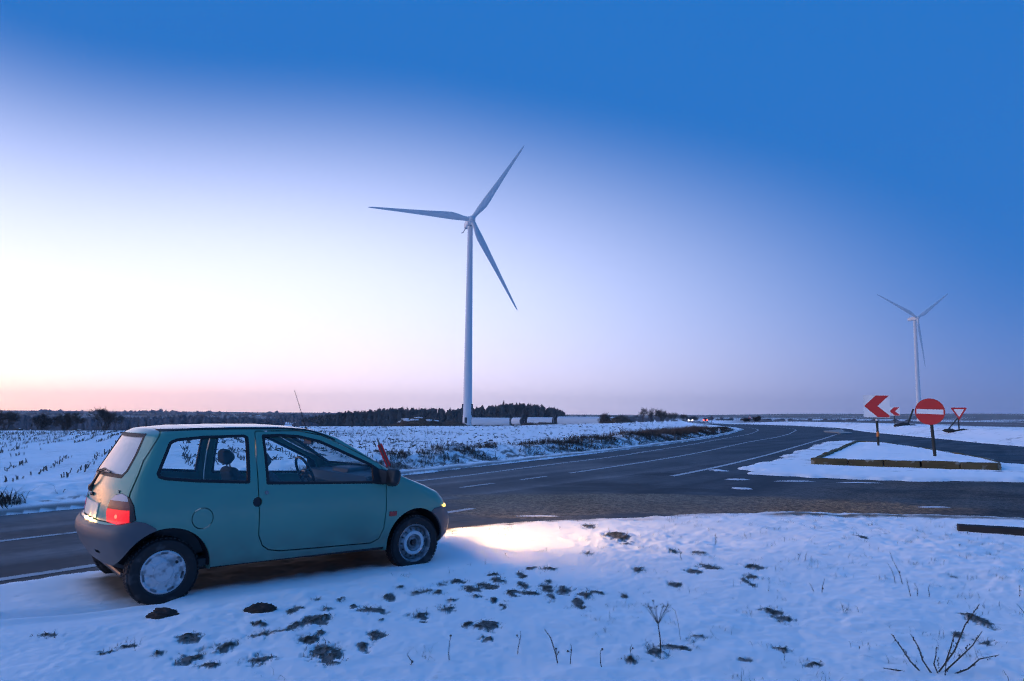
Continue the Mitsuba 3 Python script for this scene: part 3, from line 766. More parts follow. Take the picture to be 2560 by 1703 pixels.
# pale kerb where the far side road meets the bend
pk = spline([(33.0, 74.0), (36.3, 80.0), (37.6, 85.5), (40.8, 92.0), (44.0, 99.0)], .8)
t = np.gradient(pk, axis=0); t /= np.linalg.norm(t, axis=1, keepdims=True); nn = np.stack([-t[:, 1], t[:, 0]], 1)
wd = (.95 * np.sin(np.linspace(0, np.pi, len(pk))) + .12)[:, None]
up = Polygon(np.vstack([pk + nn * wd, (pk - nn * wd)[::-1]])).buffer(0)
pv, pf = arr(m3.Manifold.extrude(m3.CrossSection([np.asarray(up.exterior.coords)[:-1]], m3.FillRule.EvenOdd), .11))
obj('kerb', (pv, pf), 'pale_concrete', smooth=30)
tag('kerb', kind='structure', label='pale curved concrete kerb between the bend and the side road')


def plate(poly, y0, y1):
    """A flat shape in (x, z), from y0 (front) to y1 (back), as a mesh facing -y."""
    m = m3.Manifold.extrude(m3.CrossSection([np.asarray(poly.exterior.coords)[:-1]], m3.FillRule.EvenOdd), y1 - y0)
    return m.rotate([90, 0, 0]).translate([0, y1, 0])


def post(x, y, z0, h, r=.038, lean=(0, 0), name='post', parent=None, mat='dark_post'):
    m = MB(); m.tube([(x, y, z0 - .2), (x + lean[0] * h, y + lean[1] * h, z0 + h)], r, 14)
    return obj(name, m.out, mat, parent, smooth=40)


def sign_at(x, y, z, parts, yaw, tilt, parent):
    """parts: (name, manifold, material), drawn round the sign's middle, facing the camera's side (-y)."""
    R = rotz(yaw) @ roty(tilt)
    for name, m, mat in parts:
        obj(name, move(m, R, (x, y, z)), mat, parent)


def chevron(x, y, z0, zc, w, h, yaw, tilt, lean, label, near=True):
    t = thing('chevron_sign', label, 'sign', 'red and white chevron signs')
    pan = shapely.box(-w / 2, -h / 2, w / 2, h / 2).buffer(-.05).buffer(.05, 6)
    q = lambda L: Polygon([((a - .5) * w, (b - .5) * h) for a, b in L])
    arrow = q([(.025, .5), (.47, .985), (.965, .985), (.535, .51), (.985, .09), (.975, .015), (.535, .015)]).intersection(pan.buffer(-.008))
    sign_at(x, y, zc, [('panel', plate(pan, -.012, .012), 'sign_white'), ('chevron', plate(arrow, -.0165, -.0125), 'sign_red'), ('back_plate', plate(pan.buffer(-.02), .0125, .02), 'sign_back')], yaw, tilt, t)
    post(x - lean[0] * (zc - z0), y + .07, z0, zc - z0 + h * .42, .055, lean, parent=t)
    if near:
        for zz, mat, hh in ((z0 + .62, 'orange_reflector', .24), (z0 + 1.30, 'sign_white', .10)):
            xx = x - lean[0] * (zc - zz)
            m = m3.Manifold.cylinder(hh, .0595, .0595, 20, True) - m3.Manifold.cylinder(hh * 2, .0565, .0565, 20, True)
            obj('reflector_band', move(m, None, (xx, y + .07, zz)), mat, t, smooth=40)
    return t


chevron(17.62, 35.3, .20, 2.15, 1.16, 1.07, -.62, .02, (-.026, 0), 'large white sign with a red chevron pointing left, standing on the traffic island')
chevron(50.11, 95.76, .70, 2.60, 1.28, 1.12, -.66, .0, (-.02, 0), 'small distant red chevron sign beyond the bend, between the large chevron and the round sign', near=False)

t = thing('no_entry_sign', 'round red no entry sign with a white bar, standing on the traffic island', 'sign')
disc = shapely.Point(0, 0).buffer(.455, 48)
bar = shapely.box(-.405, -.082, .405, .082)
sign_at(14.46, 25.3, 1.80, [('disc', plate(disc, -.012, .012), 'sign_red'), ('bar', plate(bar, -.0165, -.0125), 'sign_white'), ('back_plate', plate(disc.buffer(-.02), .0125, .02), 'sign_back')], -.60, .035, t)
post(14.61, 25.36, .18, 1.98, .052, (-.062, 0), parent=t)
obj('clamp', move(box(.16, .05, .05, (0, 0, 0), .01), rotz(-.60), (14.47, 25.33, 1.60)), 'grey_metal', t)


def triangle(r, up):
    a = [math.radians(q + (0 if up else 180)) for q in (90, 210, 330)]
    return Polygon([(r * math.cos(q), r * math.sin(q)) for q in a]).buffer(-.05).buffer(.05, 6)


t = thing('give_way_sign', 'red bordered white give way triangle on a braced post right of the round sign', 'sign')
x, y = 39.82, 65.15; z0 = gz(x, y)
sign_at(x, y, z0 + 1.72, [('panel', plate(triangle(.74, False), -.012, .012), 'sign_red'), ('centre_plate', plate(triangle(.48, False), -.0165, -.0125), 'sign_white')], -.66, 0, t)
post(x - .02, y + .08, z0, 1.95, .06, (.0, 0), parent=t)
m = MB(); m.tube([(x - .85, y + .5, z0), (x - .03, y + .12, z0 + 1.2)], .055, 10)
obj('brace', m.out, 'dark_post', t, smooth=40)
for k, (dx, dy, w) in enumerate(((-1.1, -.3, .9), (.1, -.4, 1.1), (1.0, -.2, .8), (1.6, .2, .6))):
    b = trimesh.creation.icosphere(subdivisions=2); bv = np.array(b.vertices); bv = bv * (1 + .3 * (2 * meshkit.fbm(bv * 1.6 + k * 5, 2) - 1))[:, None] * [w * .6, .4, .17] + [x + dx, y + dy, z0 + .05]
    obj('base_stone', (bv, np.array(b.faces)), 'old_timber', t)

t = thing('leaning_post', 'dark leaning post with a stone at its foot left of the round sign', 'post')
x, y = 48.83, 90.29; z0 = gz(x, y)
m = MB(); m.tube([(x - .2, y, z0 - .2), (x + .75, y, z0 + 2.1)], .10, 10); obj('post', m.out, 'dark_post', t, smooth=40)
for k, (dx, w, hh) in enumerate(((-1.3, .5, .22), (-.6, .7, .38), (.3, .5, .2))):
    b = trimesh.creation.icosphere(subdivisions=2); bv = np.array(b.vertices); bv = bv * (1 + .3 * (2 * meshkit.fbm(bv * 1.6 + 40 + k * 5, 2) - 1))[:, None] * [w, .6, hh] + [x + dx, y - .2, z0 + .05]
    obj('base_stone', (bv, np.array(b.faces)), 'old_timber', t)

# red reflector board on a tilted post by the far side of the road
t = thing('marker_post', 'tilted red marker board on a grey post at the field edge behind the car', 'post')
bx, by, bz = -2.99, 18.6, .05
R = roty(-.43)
p0 = np.array([bx, by, bz])
m = MB(); m.tube([p0 - R @ [0, 0, .25], p0 + R @ [0, 0, .96]], .022, 10)
obj('post', m.out, 'grey_metal', t, smooth=40)
for s in (-1, 1):
    obj('reflector_board', move(box(.046, .022, .60, (s * .038, -.012, .50), .010), R, p0), 'sign_red', t, smooth=30)
obj('back_strip', move(box(.036, .016, .60, (0, -.024, .50), .004), R, p0), 'sign_back', t, smooth=30)

for (x, y, h, label) in ((18.75, 66.2, .62, 'white delineator post where the bank ends on the inside of the bend'), (64.94, 172.9, 1.05, 'white delineator post far off on the outside of the bend')):
    t = thing('delineator_post', label, 'post', 'white delineator posts')
    z0 = gz(x, y) - .05
    v, f = arr(box(.15 if y < 100 else .42, .10, h, (x, y, z0 + h / 2), .03))
    obj('post', (v, f), 'sign_white', t, smooth=30)
    obj('reflector', box(.09 if y < 100 else .25, .012, .10, (x, y - .058, z0 + h * .78), .003), 'orange_reflector', t)

t = thing('warning_sign', 'distant warning triangle with a red border between two round bushes', 'sign')
x, y = 78.1, 240; z0 = gz(x, y)
sign_at(x, y, z0 + 1.55, [('panel', plate(triangle(.66, True), -.012, .012), 'sign_red'), ('centre_plate', plate(triangle(.40, True).buffer(.02), -.0165, -.0125), 'sign_white')], -.3, 0, t)
post(x, y + .08, z0, 1.9, .06, parent=t)
t = thing('road_sign', 'dark back of a triangular road sign in the snow inside the bend', 'sign')
x, y = 45.25, 165.7
sign_at(x, y, 1.55, [('panel', plate(triangle(.52, True), -.012, .012), 'sign_back')], -.3, 0, t)
post(x, y - .06, 0, 1.9, .045, parent=t, mat='sign_back')

# scraps of snow left lying on the asphalt
plain('snow_scrap', (.66, .65, .66), .8)
for k, (x, y, w, d) in enumerate([(5.0, 16.0, .22, .16), (5.6, 18.3, .25, .22), (6.9, 17.95, .40, .12), (7.35, 12.9, .26, .05), (8.3, 17.7, .5, .10), (.45, 11.3, .30, .06), (6.0, 21.4, .2, .3)]):
    a_ = np.linspace(0, 2 * np.pi, 41)[:-1]
    rr_ = 1 + .9 * vn(np.cos(a_) * 1.3 + k * 7, np.sin(a_) * 1.3, .55, 200 + k, 3) + rng.normal(0, .07, 40)
    ring_ = np.stack([x + w * rr_ * np.cos(a_), y + d * rr_ * np.sin(a_)], 1); mid = np.stack([x + .6 * w * rr_ * np.cos(a_), y + .6 * d * rr_ * np.sin(a_)], 1)
    v = np.vstack([np.c_[ring_, np.full(40, .003)], np.c_[mid, .016 + .008 * vn(mid[:, 0], mid[:, 1], .12, 5)], [[x, y, .022]]])
    i_ = np.arange(40); j_ = (i_ + 1) % 40
    f = np.vstack([np.stack([i_, j_, j_ + 40], 1), np.stack([i_, j_ + 40, i_ + 40], 1), np.stack([i_ + 40, j_ + 40, np.full(40, 80)], 1)])
    obj('snow_patch', (v, f), 'snow_scrap', 'road', smooth=True)

# timber beam in the near snow
t = thing('timber_beam', 'dark timber beam lying in the snow at the right edge of the picture', 'beam')
v, f = arr(box(3.1, .17, .13, (0, 0, 0), .014).refine_to_length(.12))
v = v + .007 * (2 * np.stack([meshkit.fbm(v * 6 + k * 9, 2) for k in range(3)], 1) - 1)
obj('beam', move((v, f), rotz(math.radians(-24.5)), (7.30, 9.16, .085)), 'old_timber', t, smooth=40)


# the road going on beyond the bend
dr_ = spline([(52, 189), (56, 215), (63, 250), (74, 300), (92, 360)], 6)
t = np.gradient(dr_, axis=0); t /= np.linalg.norm(t, axis=1, keepdims=True); nn = np.stack([-t[:, 1], t[:, 0]], 1) * 3.2
e0, e1 = dr_ + nn, dr_ - nn
v = np.vstack([np.c_[q_, [gz(*w_) + .10 for w_ in q_]] for q_ in (e0, e1)]); n = len(dr_); i = np.arange(n - 1)
f = np.vstack([np.stack([i, i + n, i + n + 1], 1), np.stack([i, i + n + 1, i + 1], 1)])
obj('distant_road', (v, facing_up(f, v)), 'asphalt', smooth=True)
tag('distant_road', kind='structure', label='road running on into the distance beyond the bend')


# ---- two cars far away on the road
plain('far_car_paint', (.03, .03, .035), .35)
plain('far_glass', (.02, .025, .03), .1)


def far_car(x, y, yaw, label, front):
    t = thing('distant_car', label, 'car'); z0 = gz(x, y) + .02
    R = rotz(yaw); o = np.array([x, y, z0])
    sp = lambda p, r: m3.Manifold.sphere(r, 12).translate(p)
    hull = m3.Manifold.batch_hull([sp((sx, sy, z), .12) for sx, z in ((-1.95, .45), (-1.95, .80), (2.0, .45), (1.95, .68), (.9, .85)) for sy in (-.72, .72)])
    obj('body', move(hull, R, o), 'far_car_paint', t, smooth=35)
    cab = m3.Manifold.batch_hull([sp((sx, sy, z), .08) for sx, z, w in ((-1.75, .85, .7), (-1.25, 1.36, .56), (.15, 1.38, .56), (1.0, .88, .7)) for sy in (-w, w)])
    obj('cabin', move(cab, R, o), 'far_glass', t, smooth=35)
    obj('roof', move(m3.Manifold.batch_hull([sp((sx, sy, 1.41), .05) for sx in (-1.15, .05) for sy in (-.5, .5)]), R, o), 'far_car_paint', t, smooth=35)
    for wx in (-1.25, 1.3):
        for s in (-1, 1):
            obj('wheel', move(m3.Manifold.cylinder(.2, .31, .31, 24, True).rotate([90, 0, 0]).translate([wx, s * .74, .31]), R, o), 'tyre_rubber', t, smooth=40)
    for s in (-1, 1):
        if front:
            obj('head_lamp', move(m3.Manifold.sphere(1, 16).scale([.10, .20, .17]).translate([2.07, s * .62, .68]), R, o), 'lens_clear_far', t, smooth=True, emitter={'type': 'area', 'radiance': {'type': 'rgb', 'value': [24, 20, 15]}})
        else:
            obj('tail_lamp', move(m3.Manifold.sphere(1, 16).scale([.06, .22, .15]).translate([-2.06, s * .60, .80]), R, o), 'lens_clear_far', t, smooth=True, emitter={'type': 'area', 'radiance': {'type': 'rgb', 'value': [6, .5, .35]}})


plain('lens_clear_far', (.5, .4, .4), .3)
far_car(61.1, 250, math.radians(-104), 'oncoming car with lit headlights far down the road', True)
far_car(66.2, 250, math.radians(75), 'car with red tail lights driving away far down the road', False)
# ------------------------------------------------------------------ the car: a body field (metres; x forward, y left, z up; origin on the ground between the axles)
from scipy.ndimage import map_coordinates, distance_transform_edt, gaussian_filter

_PROF = [(-1.43, .27), (-1.55, .32), (-1.625, .44), (-1.668, .54), (-1.662, .60), (-1.612, .66), (-1.598, .78), (-1.568, .90), (-1.525, 1.03), (-1.335, 1.36), (-1.25, 1.402), (-1.0, 1.425), (-.6, 1.434),
         (-.2, 1.432), (.0, 1.420), (.15, 1.398), (.34, 1.338), (.53, 1.238), (.80, 1.084), (1.0, .972), (1.14, .925), (1.42, .822), (1.585, .745), (1.66, .665), (1.695, .575), (1.738, .48), (1.743, .42), (1.71, .32), (1.62, .24), (1.3, .215), (-1.3, .25)]
_px, _pz = np.arange(-2.3, 2.3, .004), np.arange(-.2, 1.9, .004)


def _profile_field():
    gx, gy = np.meshgrid(_px, _pz, indexing='ij')
    inside = shapely.contains_xy(Polygon(_PROF).buffer(-.03).buffer(.06).buffer(-.03), gx, gy)
    d = distance_transform_edt(~inside) - distance_transform_edt(inside)
    return gaussian_filter(d * .004, 2.5)


_PF = _profile_field()
_BZ = [.1, .25, .5, .7, .85, .95, 1.1, 1.25, 1.36, 1.45]
_BW = [.745, .775, .800, .812, .800, .785, .740, .682, .628, .585]
from scipy.interpolate import CubicSpline as _CS
_bw = _CS(_BZ, _BW)


def body_field(x, y, z, iso=0.0):
    a = np.abs(y)
    fx = sstep(.2, 1.3, x); rx = sstep(-.6, -1.5, x)
    xs = x + fx * .095 * (a / .6) ** 2.3 - rx * .10 * (a / .65) ** 2.4
    zs = z + .018 * (a / .55) ** 2 * sstep(.9, 1.3, z)
    g2 = map_coordinates(_PF, [(xs - _px[0]) / .004, (zs - _pz[0]) / .004], order=1, mode='nearest')
    w = _bw(np.clip(z, .1, 1.5)) - .085 * np.maximum(0, (x - .85) / .85) ** 2 - .055 * np.maximum(0, (-x - .95) / .75) ** 2
    g1 = a - w
    k = .05 + .06 * sstep(1.0, 1.4, np.abs(x)) * sstep(1.2, .8, z)
    h = np.maximum(k - np.abs(g1 - g2), 0) / k
    return np.maximum(g1, g2) + h * h * k * .25 - iso


def surface_net(F, o, s):
    """Quads of the zero surface of the samples F on a grid with origin o and step s."""
    S = F < 0
    n = np.array(F.shape) - 1
    acc = np.zeros((*n, 3)); cnt = np.zeros(n)
    sl = lambda d: tuple(slice(d[k], d[k] + n[k]) for k in range(3))
    corners = [(i, j, k) for i in (0, 1) for j in (0, 1) for k in (0, 1)]
    for a in corners:
        for ax in range(3):
            if a[ax]: continue
            b = list(a); b[ax] = 1; b = tuple(b)
            fa, fb = F[sl(a)], F[sl(b)]
            on = S[sl(a)] != S[sl(b)]
            t = np.where(on, fa / np.where(on, fa - fb, 1), 0)
            for q in range(3):
                acc[..., q] += np.where(on, a[q] + (t if q == ax else 0), 0)
            cnt += on
    idx = -np.ones(n, int); m = cnt > 0; idx[m] = np.arange(m.sum())
    v = (acc[m] / cnt[m][:, None] + np.argwhere(m)) * s + o
    faces = []
    for ax in range(3):
        u, w = [(1, 2), (2, 0), (0, 1)][ax]
        a = [slice(None)] * 3; b = [slice(None)] * 3
        a[ax] = slice(0, -1); b[ax] = slice(1, None)
        ch = S[tuple(a)] != S[tuple(b)]; flip = S[tuple(a)]
        p = np.argwhere(ch); p = p[(p[:, u] > 0) & (p[:, w] > 0) & (p[:, u] < F.shape[u] - 1) & (p[:, w] < F.shape[w] - 1)]
        fl = flip[tuple(p.T)]
        e = np.zeros(3, int); e[u] = 1; g = np.zeros(3, int); g[w] = 1
        q = np.stack([idx[tuple((p - e - g).T)], idx[tuple((p - g).T)], idx[tuple(p.T)], idx[tuple((p - e).T)]], 1)
        q[~fl] = q[~fl][:, ::-1]
        faces.append(q)
    q = np.vstack(faces)
    return v, np.vstack([q[:, [0, 1, 2]], q[:, [0, 2, 3]]])


_S = .0185
_O = np.array([-1.86, -.92, .12])
_G = [np.arange(_O[0], 1.88, _S), np.arange(_O[1], .93, _S), np.arange(_O[2], 1.56, _S)]
_BF = body_field(*np.meshgrid(*_G, indexing='ij'))


def field_at(p, order=1):
    return map_coordinates(_BF, ((p - _O) / _S).T, order=order, mode='nearest')


def field_grad(p, e=.012):
    g = np.stack([body_field(*(p + d).T) - body_field(*(p - d).T) for d in np.eye(3) * e], 1)
    return g / (np.linalg.norm(g, axis=1, keepdims=True) + 1e-9)


import functools


@functools.lru_cache(None)
def skin(iso=0.0):
    """The closed body surface moved out by iso metres, as a Manifold."""
    v, f = surface_net(_BF - iso, _O, _S)
    for _ in range(2):
        d = body_field(*v.T) - iso
        v = v - field_grad(v) * np.clip(d, -.01, .01)[:, None]
    v = np.ascontiguousarray(v, np.float32)
    return m3.Manifold(m3.Mesh(vert_properties=v, tri_verts=np.ascontiguousarray(f, np.uint32)))


# ---- car materials
scene['car_paint'] = {'type': 'roughplastic', 'alpha': .06, 'int_ior': 1.55, 'nonlinear': True,
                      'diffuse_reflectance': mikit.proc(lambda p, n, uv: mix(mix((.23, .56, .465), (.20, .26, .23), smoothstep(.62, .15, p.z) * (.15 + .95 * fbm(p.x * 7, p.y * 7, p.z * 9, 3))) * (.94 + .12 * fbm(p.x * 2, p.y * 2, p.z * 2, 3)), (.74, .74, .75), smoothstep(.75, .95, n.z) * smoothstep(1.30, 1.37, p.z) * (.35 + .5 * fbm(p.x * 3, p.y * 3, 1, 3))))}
scene['pale_glass'] = {'type': 'twosided', 'b': {'type': 'roughplastic', 'alpha': .10, 'int_ior': 1.5, 'diffuse_reflectance': mikit.proc(lambda p, n, uv: mix((.46, .45, .44), (.70, .68, .66), fbm(p.x * 6, p.y * 6, p.z * 3, 3)))}}  # opaque pale mottled colour in place of clear glass
scene['bumper_plastic'] = {'type': 'principled', 'roughness': .5, 'specular': .4, 'base_color': mikit.proc(lambda p, n, uv: mix((.090, .092, .105), (.135, .125, .125), fbm(p.x * 4, p.y * 4, p.z * 6, 3)))}
plain('black_rubber', (.012, .012, .014), .6)
plain('black_plastic', (.018, .018, .021), .42)
scene['tyre_rubber'] = {'type': 'principled', 'roughness': .75, 'base_color': mikit.proc(lambda p, n, uv: mix((.014, .014, .016), (.055, .053, .055), smoothstep(.55, .8, fbm(p.x * 14, p.y * 14, p.z * 14, 3))))}
scene['hubcap_silver'] = {'type': 'principled', 'roughness': .42, 'metallic': .25, 'base_color': mikit.proc(lambda p, n, uv: mix((.60, .61, .63), (.26, .26, .27), smoothstep(.5, .75, fbm(p.x * 16, p.y * 16, p.z * 16, 3))))}
scene['steel_rim'] = {'type': 'principled', 'roughness': .5, 'metallic': .3, 'base_color': mikit.proc(lambda p, n, uv: mix((.16, .17, .18), (.40, .40, .42), smoothstep(.4, .7, fbm(p.x * 18, p.y * 18, p.z * 18, 3))))}
plain('rim_frost', (.62, .63, .65), .7)
plain('seat_cloth', (.06, .075, .085), .9)
plain('cabin_grey', (.05, .062, .068), .6)
scene['glass'] = {'type': 'thindielectric', 'int_ior': 1.5, 'specular_transmittance': {'type': 'rgb', 'value': [.95, 1.0, 1.0]}}
plain('lens_clear', (.50, .47, .50), .22, clearcoat=.8)
plain('lens_dark_red', (.16, .006, .012), .22, clearcoat=.8)
plain('lens_red', (.42, .006, .01), .25, clearcoat=.6)
plain('plate_white', (.72, .66, .55), .5)
plain('amber', (.8, .3, .04), .3)
plain('marker_red', (.35, .03, .03), .3, clearcoat=.6)

CAR_T = None
_cc, _cs = math.cos(CAR_YAW), math.sin(CAR_YAW)
CAR_R = np.array([[_cc, -_cs, 0], [_cs, _cc, 0], [0, 0, 1.]])
CAR_P = np.array([CAR_X, CAR_Y, -.020])
car = thing('hatchback_car', 'teal green three-door hatchback with lit lights parked on the snowy verge', 'car')


def cobj(name, mesh, bsdf, parent=None, smooth=False, **more):
    v, f = move(mesh, CAR_R, CAR_P)
    return obj(name, (v, f), bsdf, parent or car, smooth=smooth, **more)


def skin_obj(name, man, bsdf, iso=0.0, parent=None, only=False, tol=.0035, **more):
    """A piece of the body skin: exact normals on the skin, flat ones on its cut edges (only: leave these away)."""
    v, f = arr(man)
    on = np.abs(body_field(*v.T) - iso) < tol
    o = on[f].all(1)
    fn = np.cross(v[f[:, 1]] - v[f[:, 0]], v[f[:, 2]] - v[f[:, 0]]); L = np.linalg.norm(fn, axis=1); ok = L > 1e-12
    fn = fn / np.maximum(L, 1e-12)[:, None]
    g = field_grad(v)
    o &= (fn * g[f].mean(1)).sum(1) > .3
    V, F, N = [v], [f[o & ok]], [g]
    if not only:
        r = f[~o & ok]; V.append(v[r].reshape(-1, 3)); N.append(np.repeat(fn[~o & ok], 3, 0)); F.append(np.arange(3 * len(r)).reshape(-1, 3) + len(v))
    V, F, N = np.vstack(V), np.vstack(F), np.vstack(N)
    used = np.zeros(len(V), bool); used[F] = True; idx = np.cumsum(used) - 1
    V, F, N = V[used] @ CAR_R.T + CAR_P, idx[F], N[used] @ CAR_R.T
    key = numbered(f'{parent or car}__{name}')
    path = meshkit.write_ply((V, F), False, normals=N)
    scene[key] = {'type': 'ply', 'filename': path, 'face_normals': False, 'bsdf': {'type': 'ref', 'id': bsdf}, **more}
    return key


def cross_section(poly):
    return m3.CrossSection([np.asarray(q.exterior.coords)[:-1] for q in getattr(poly, 'geoms', [poly])] + [np.asarray(h.coords)[:-1][::-1] for q in getattr(poly, 'geoms', [poly]) for h in q.interiors], m3.FillRule.EvenOdd)


def prism(poly, o, a, b, lo, hi):
    """poly in the plane of axes a, b through o, extruded from lo to hi along a x b."""
    a, b = np.asarray(a, float), np.asarray(b, float); c = np.cross(a, b)
    m = m3.Manifold.extrude(cross_section(poly), hi - lo).translate([0, 0, lo])
    return m.transform(np.stack([a, b, c, np.asarray(o, float)], 1))


def side_prism(poly, lo=.30, hi=1.0, s=0):
    """poly in (x, z), extruded over |y| from lo to hi: s = -1 right side, 1 left, 0 both."""
    r = prism(poly, (0, 0, 0), (1, 0, 0), (0, 0, 1), lo, hi)            # along -y
    l = prism(poly, (0, 0, 0), (1, 0, 0), (0, 0, 1), -hi, -lo)
    return r if s < 0 else l if s > 0 else r + l


def x_prism(poly, lo, hi):
    return prism(poly, (0, 0, 0), (0, 1, 0), (0, 0, 1), lo, hi)


def smooth_poly(pts, r=.02):
    return Polygon(pts).buffer(-r).buffer(2 * r, 12).buffer(-r, 12)


REAR_SIDE = smooth_poly([(-1.258, 1.01), (-1.272, 1.045), (-1.254, 1.09), (-1.172, 1.285), (-1.15, 1.305), (-1.105, 1.322), (-.89, 1.342), (-.545, 1.349), (-.512, 1.33), (-.528, .932), (-.967, .964), (-1.21, .992)], .018)
DOOR_WIN = smooth_poly([(-.392, 1.349), (-.22, 1.352), (-.05, 1.340), (.152, 1.292), (.344, 1.204), (.645, 1.065), (.735, 1.005), (.775, .90), (.772, .858), (.651, .875), (-.386, .918)], .018)
DOOR = smooth_poly([(-.448, 1.378), (-.463, 1.157), (-.458, .899), (-.443, .639), (-.438, .491), (-.40, .40), (-.345, .358), (-.248, .337), (.035, .328), (.335, .322), (.652, .315), (.735, .350), (.782, .444),
                    (.798, .638), (.790, .756), (.800, .93), (.74, 1.062), (.36, 1.248), (.17, 1.338), (-.05, 1.380)], .02)
REAR_WIN = smooth_poly([(-.44, 1.358), (-.515, 1.20), (-.552, 1.06), (-.52, 1.002), (.52, 1.002), (.552, 1.06), (.515, 1.20), (.44, 1.358)], .03)
SCREEN = smooth_poly([(-.665, .992), (-.625, 1.10), (-.545, 1.30), (-.50, 1.352), (.50, 1.352), (.545, 1.30), (.625, 1.10), (.665, .992)], .03)
REAR_BUMPER = Polygon([(-2, .637), (-1.57, .640), (-1.50, .655), (-1.41, .684), (-1.34, .668), (-1.262, .618), (-1.20, .1), (-2, .1)])
FRONT_BUMPER = Polygon([(1.30, .1), (1.325, .552), (1.372, .592), (1.46, .602), (2, .602), (2, .1)])
SEAM = LineString([(-1.204, 1.392), (-1.28, 1.27), (-1.352, 1.145), (-1.405, 1.01), (-1.444, .901), (-1.462, .80), (-1.462, .66)])
TAIL = smooth_poly([(-.945, .835), (-.893, .876), (-.818, .892), (-.725, .863), (-.682, .802), (-.654, .69), (-.689, .676), (-.819, .652), (-.950, .662), (-.975, .735)], .012)
TAIL_AX = np.array([.8, -.6, 0])


def tail_prism(poly, s):
    m = prism(poly, (0, 0, 0), TAIL_AX, (0, 0, 1), .6, 2.2)
    return m if s < 0 else m.mirror([0, 1, 0])


outer, inner = skin(0.0), skin(-.026)
@functools.lru_cache(None)
def slab(a, b):
    return skin(a) - skin(b)


trim = slab(.003, -.024)
plast = slab(.011, -.02)
pane = slab(-.008, -.016)
arch = m3.Manifold()
for ax, r in ((-1.163, .338), (1.158, .332)):
    c = m3.Manifold.cylinder(3.0, r, r, 72, True).rotate([90, 0, 0]).translate([ax, 0, .276])
    c = c - m3.Manifold.cube([4, .92, 3], True)
    arch = arch + c
bumper_cut = side_prism(REAR_BUMPER, -1, 1, -1) + side_prism(FRONT_BUMPER, -1, 1, -1)
shell = (outer - inner) - arch
win_cut = side_prism(REAR_SIDE) + side_prism(DOOR_WIN) + x_prism(REAR_WIN, -2.0, -1.15) + x_prism(SCREEN, .1, 1.4)
shell = shell - win_cut
moulding_line = LineString([(-1.212, 1.388), (-.9, 1.400), (-.5, 1.4035), (-.15, 1.402), (.06, 1.385), (.20, 1.342), (.30, 1.295)]).buffer(.008)
moulding = side_prism(moulding_line, .3, .8)
fuel_ring = shapely.Point(-.914, .672).buffer(.083, 32)
handle_cut = shapely.Point(-.462, .775).buffer(.041, 24)
seam_left = Polygon(list(SEAM.coords) + [(-2.2, .66), (-2.2, 1.6), (-1.19, 1.6)])
tails = tail_prism(TAIL, -1) + tail_prism(TAIL, 1)
bonnet_plan = smooth_poly([(1.02, -.62), (1.30, -.60), (1.50, -.53), (1.62, -.40), (1.70, 0), (1.62, .40), (1.50, .53), (1.30, .60), (1.02, .62), (1.10, 0)], .03)
bonnet_cut = lambda d: prism(bonnet_plan.buffer(d), (0, 0, 0), (1, 0, 0), (0, 1, 0), .66, 1.4)
sill_box = m3.Manifold.cube([1.62, 2, .2], True).translate([-.012, 0, .165])
door_keep, door_gap = DOOR.buffer(-.0045), DOOR.buffer(.0045)
gate_keep = side_prism(seam_left.buffer(-.004), -1, 1, -1)
gate_gap = side_prism(seam_left.buffer(.004), -1, 1, -1)

body = shell - side_prism(door_gap) - gate_gap - bumper_cut - moulding - tails - bonnet_cut(.004) - sill_box
body = body - (side_prism(fuel_ring.buffer(.004), .5, 1.0, -1) - side_prism(fuel_ring.buffer(-.003), .5, 1.0, -1)) - side_prism(handle_cut, .3, 1)
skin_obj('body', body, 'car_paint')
flap = shell ^ side_prism(fuel_ring.buffer(-.003), .5, 1.0, -1)
skin_obj('fuel_flap', flap, 'car_paint')
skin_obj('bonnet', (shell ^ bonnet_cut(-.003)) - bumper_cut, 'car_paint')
skin_obj('roof_moulding', trim ^ side_prism(moulding_line, .3, .8, -1), 'black_rubber', .003)
skin_obj('roof_moulding', trim ^ side_prism(moulding_line, .3, .8, 1), 'black_rubber', .003)
skin_obj('sill', slab(-.012, -.04) ^ sill_box, 'black_plastic', -.012)
rear_b = (plast ^ side_prism(REAR_BUMPER, -1, 1, -1)) - arch
slot = m3.Manifold.cube([.5, .085, .026], True).rotate([0, 0, 35]).translate([-1.60, -.40, .42])
skin_obj('rear_bumper', rear_b - slot - slot.mirror([0, 1, 0]), 'bumper_plastic', .011)
for s in (-1, 1):
    q = slab(-.006, -.03) ^ (slot if s < 0 else slot.mirror([0, 1, 0]))
    skin_obj('bumper_slot', q, 'black_plastic', -.006)
skin_obj('front_bumper', (plast ^ side_prism(FRONT_BUMPER, -1, 1, -1)) - arch, 'bumper_plastic', .011)

# tailgate: window, plate recess, wiper, latch, plate and its lamps
plate_rect = shapely.box(-.30, .655, .30, .805).buffer(.012)
gate = (shell ^ gate_keep) - bumper_cut - tails - moulding - side_prism(SEAM.buffer(.004), -1, 1, -1)
recess = x_prism(plate_rect, -2, -1.2) ^ (outer - skin(-.010))
gate = gate - recess
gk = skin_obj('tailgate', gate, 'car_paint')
ring = REAR_WIN.difference(REAR_WIN.buffer(-.028))
skin_obj('window_seal', trim ^ x_prism(ring, -2, -1.15), 'black_rubber', .003, gk)
skin_obj('rear_window', pane ^ x_prism(REAR_WIN.buffer(-.014), -2, -1.15), 'pale_glass', -.008, gk, only=True)
pl = slab(.000, -.009) ^ x_prism(shapely.box(-.26, .668, .26, .786), -2, -1.2)
skin_obj('licence_plate', pl, 'plate_white', 0.0, gk)
m = MB()
b0 = np.array([-1.592, .04, .885])
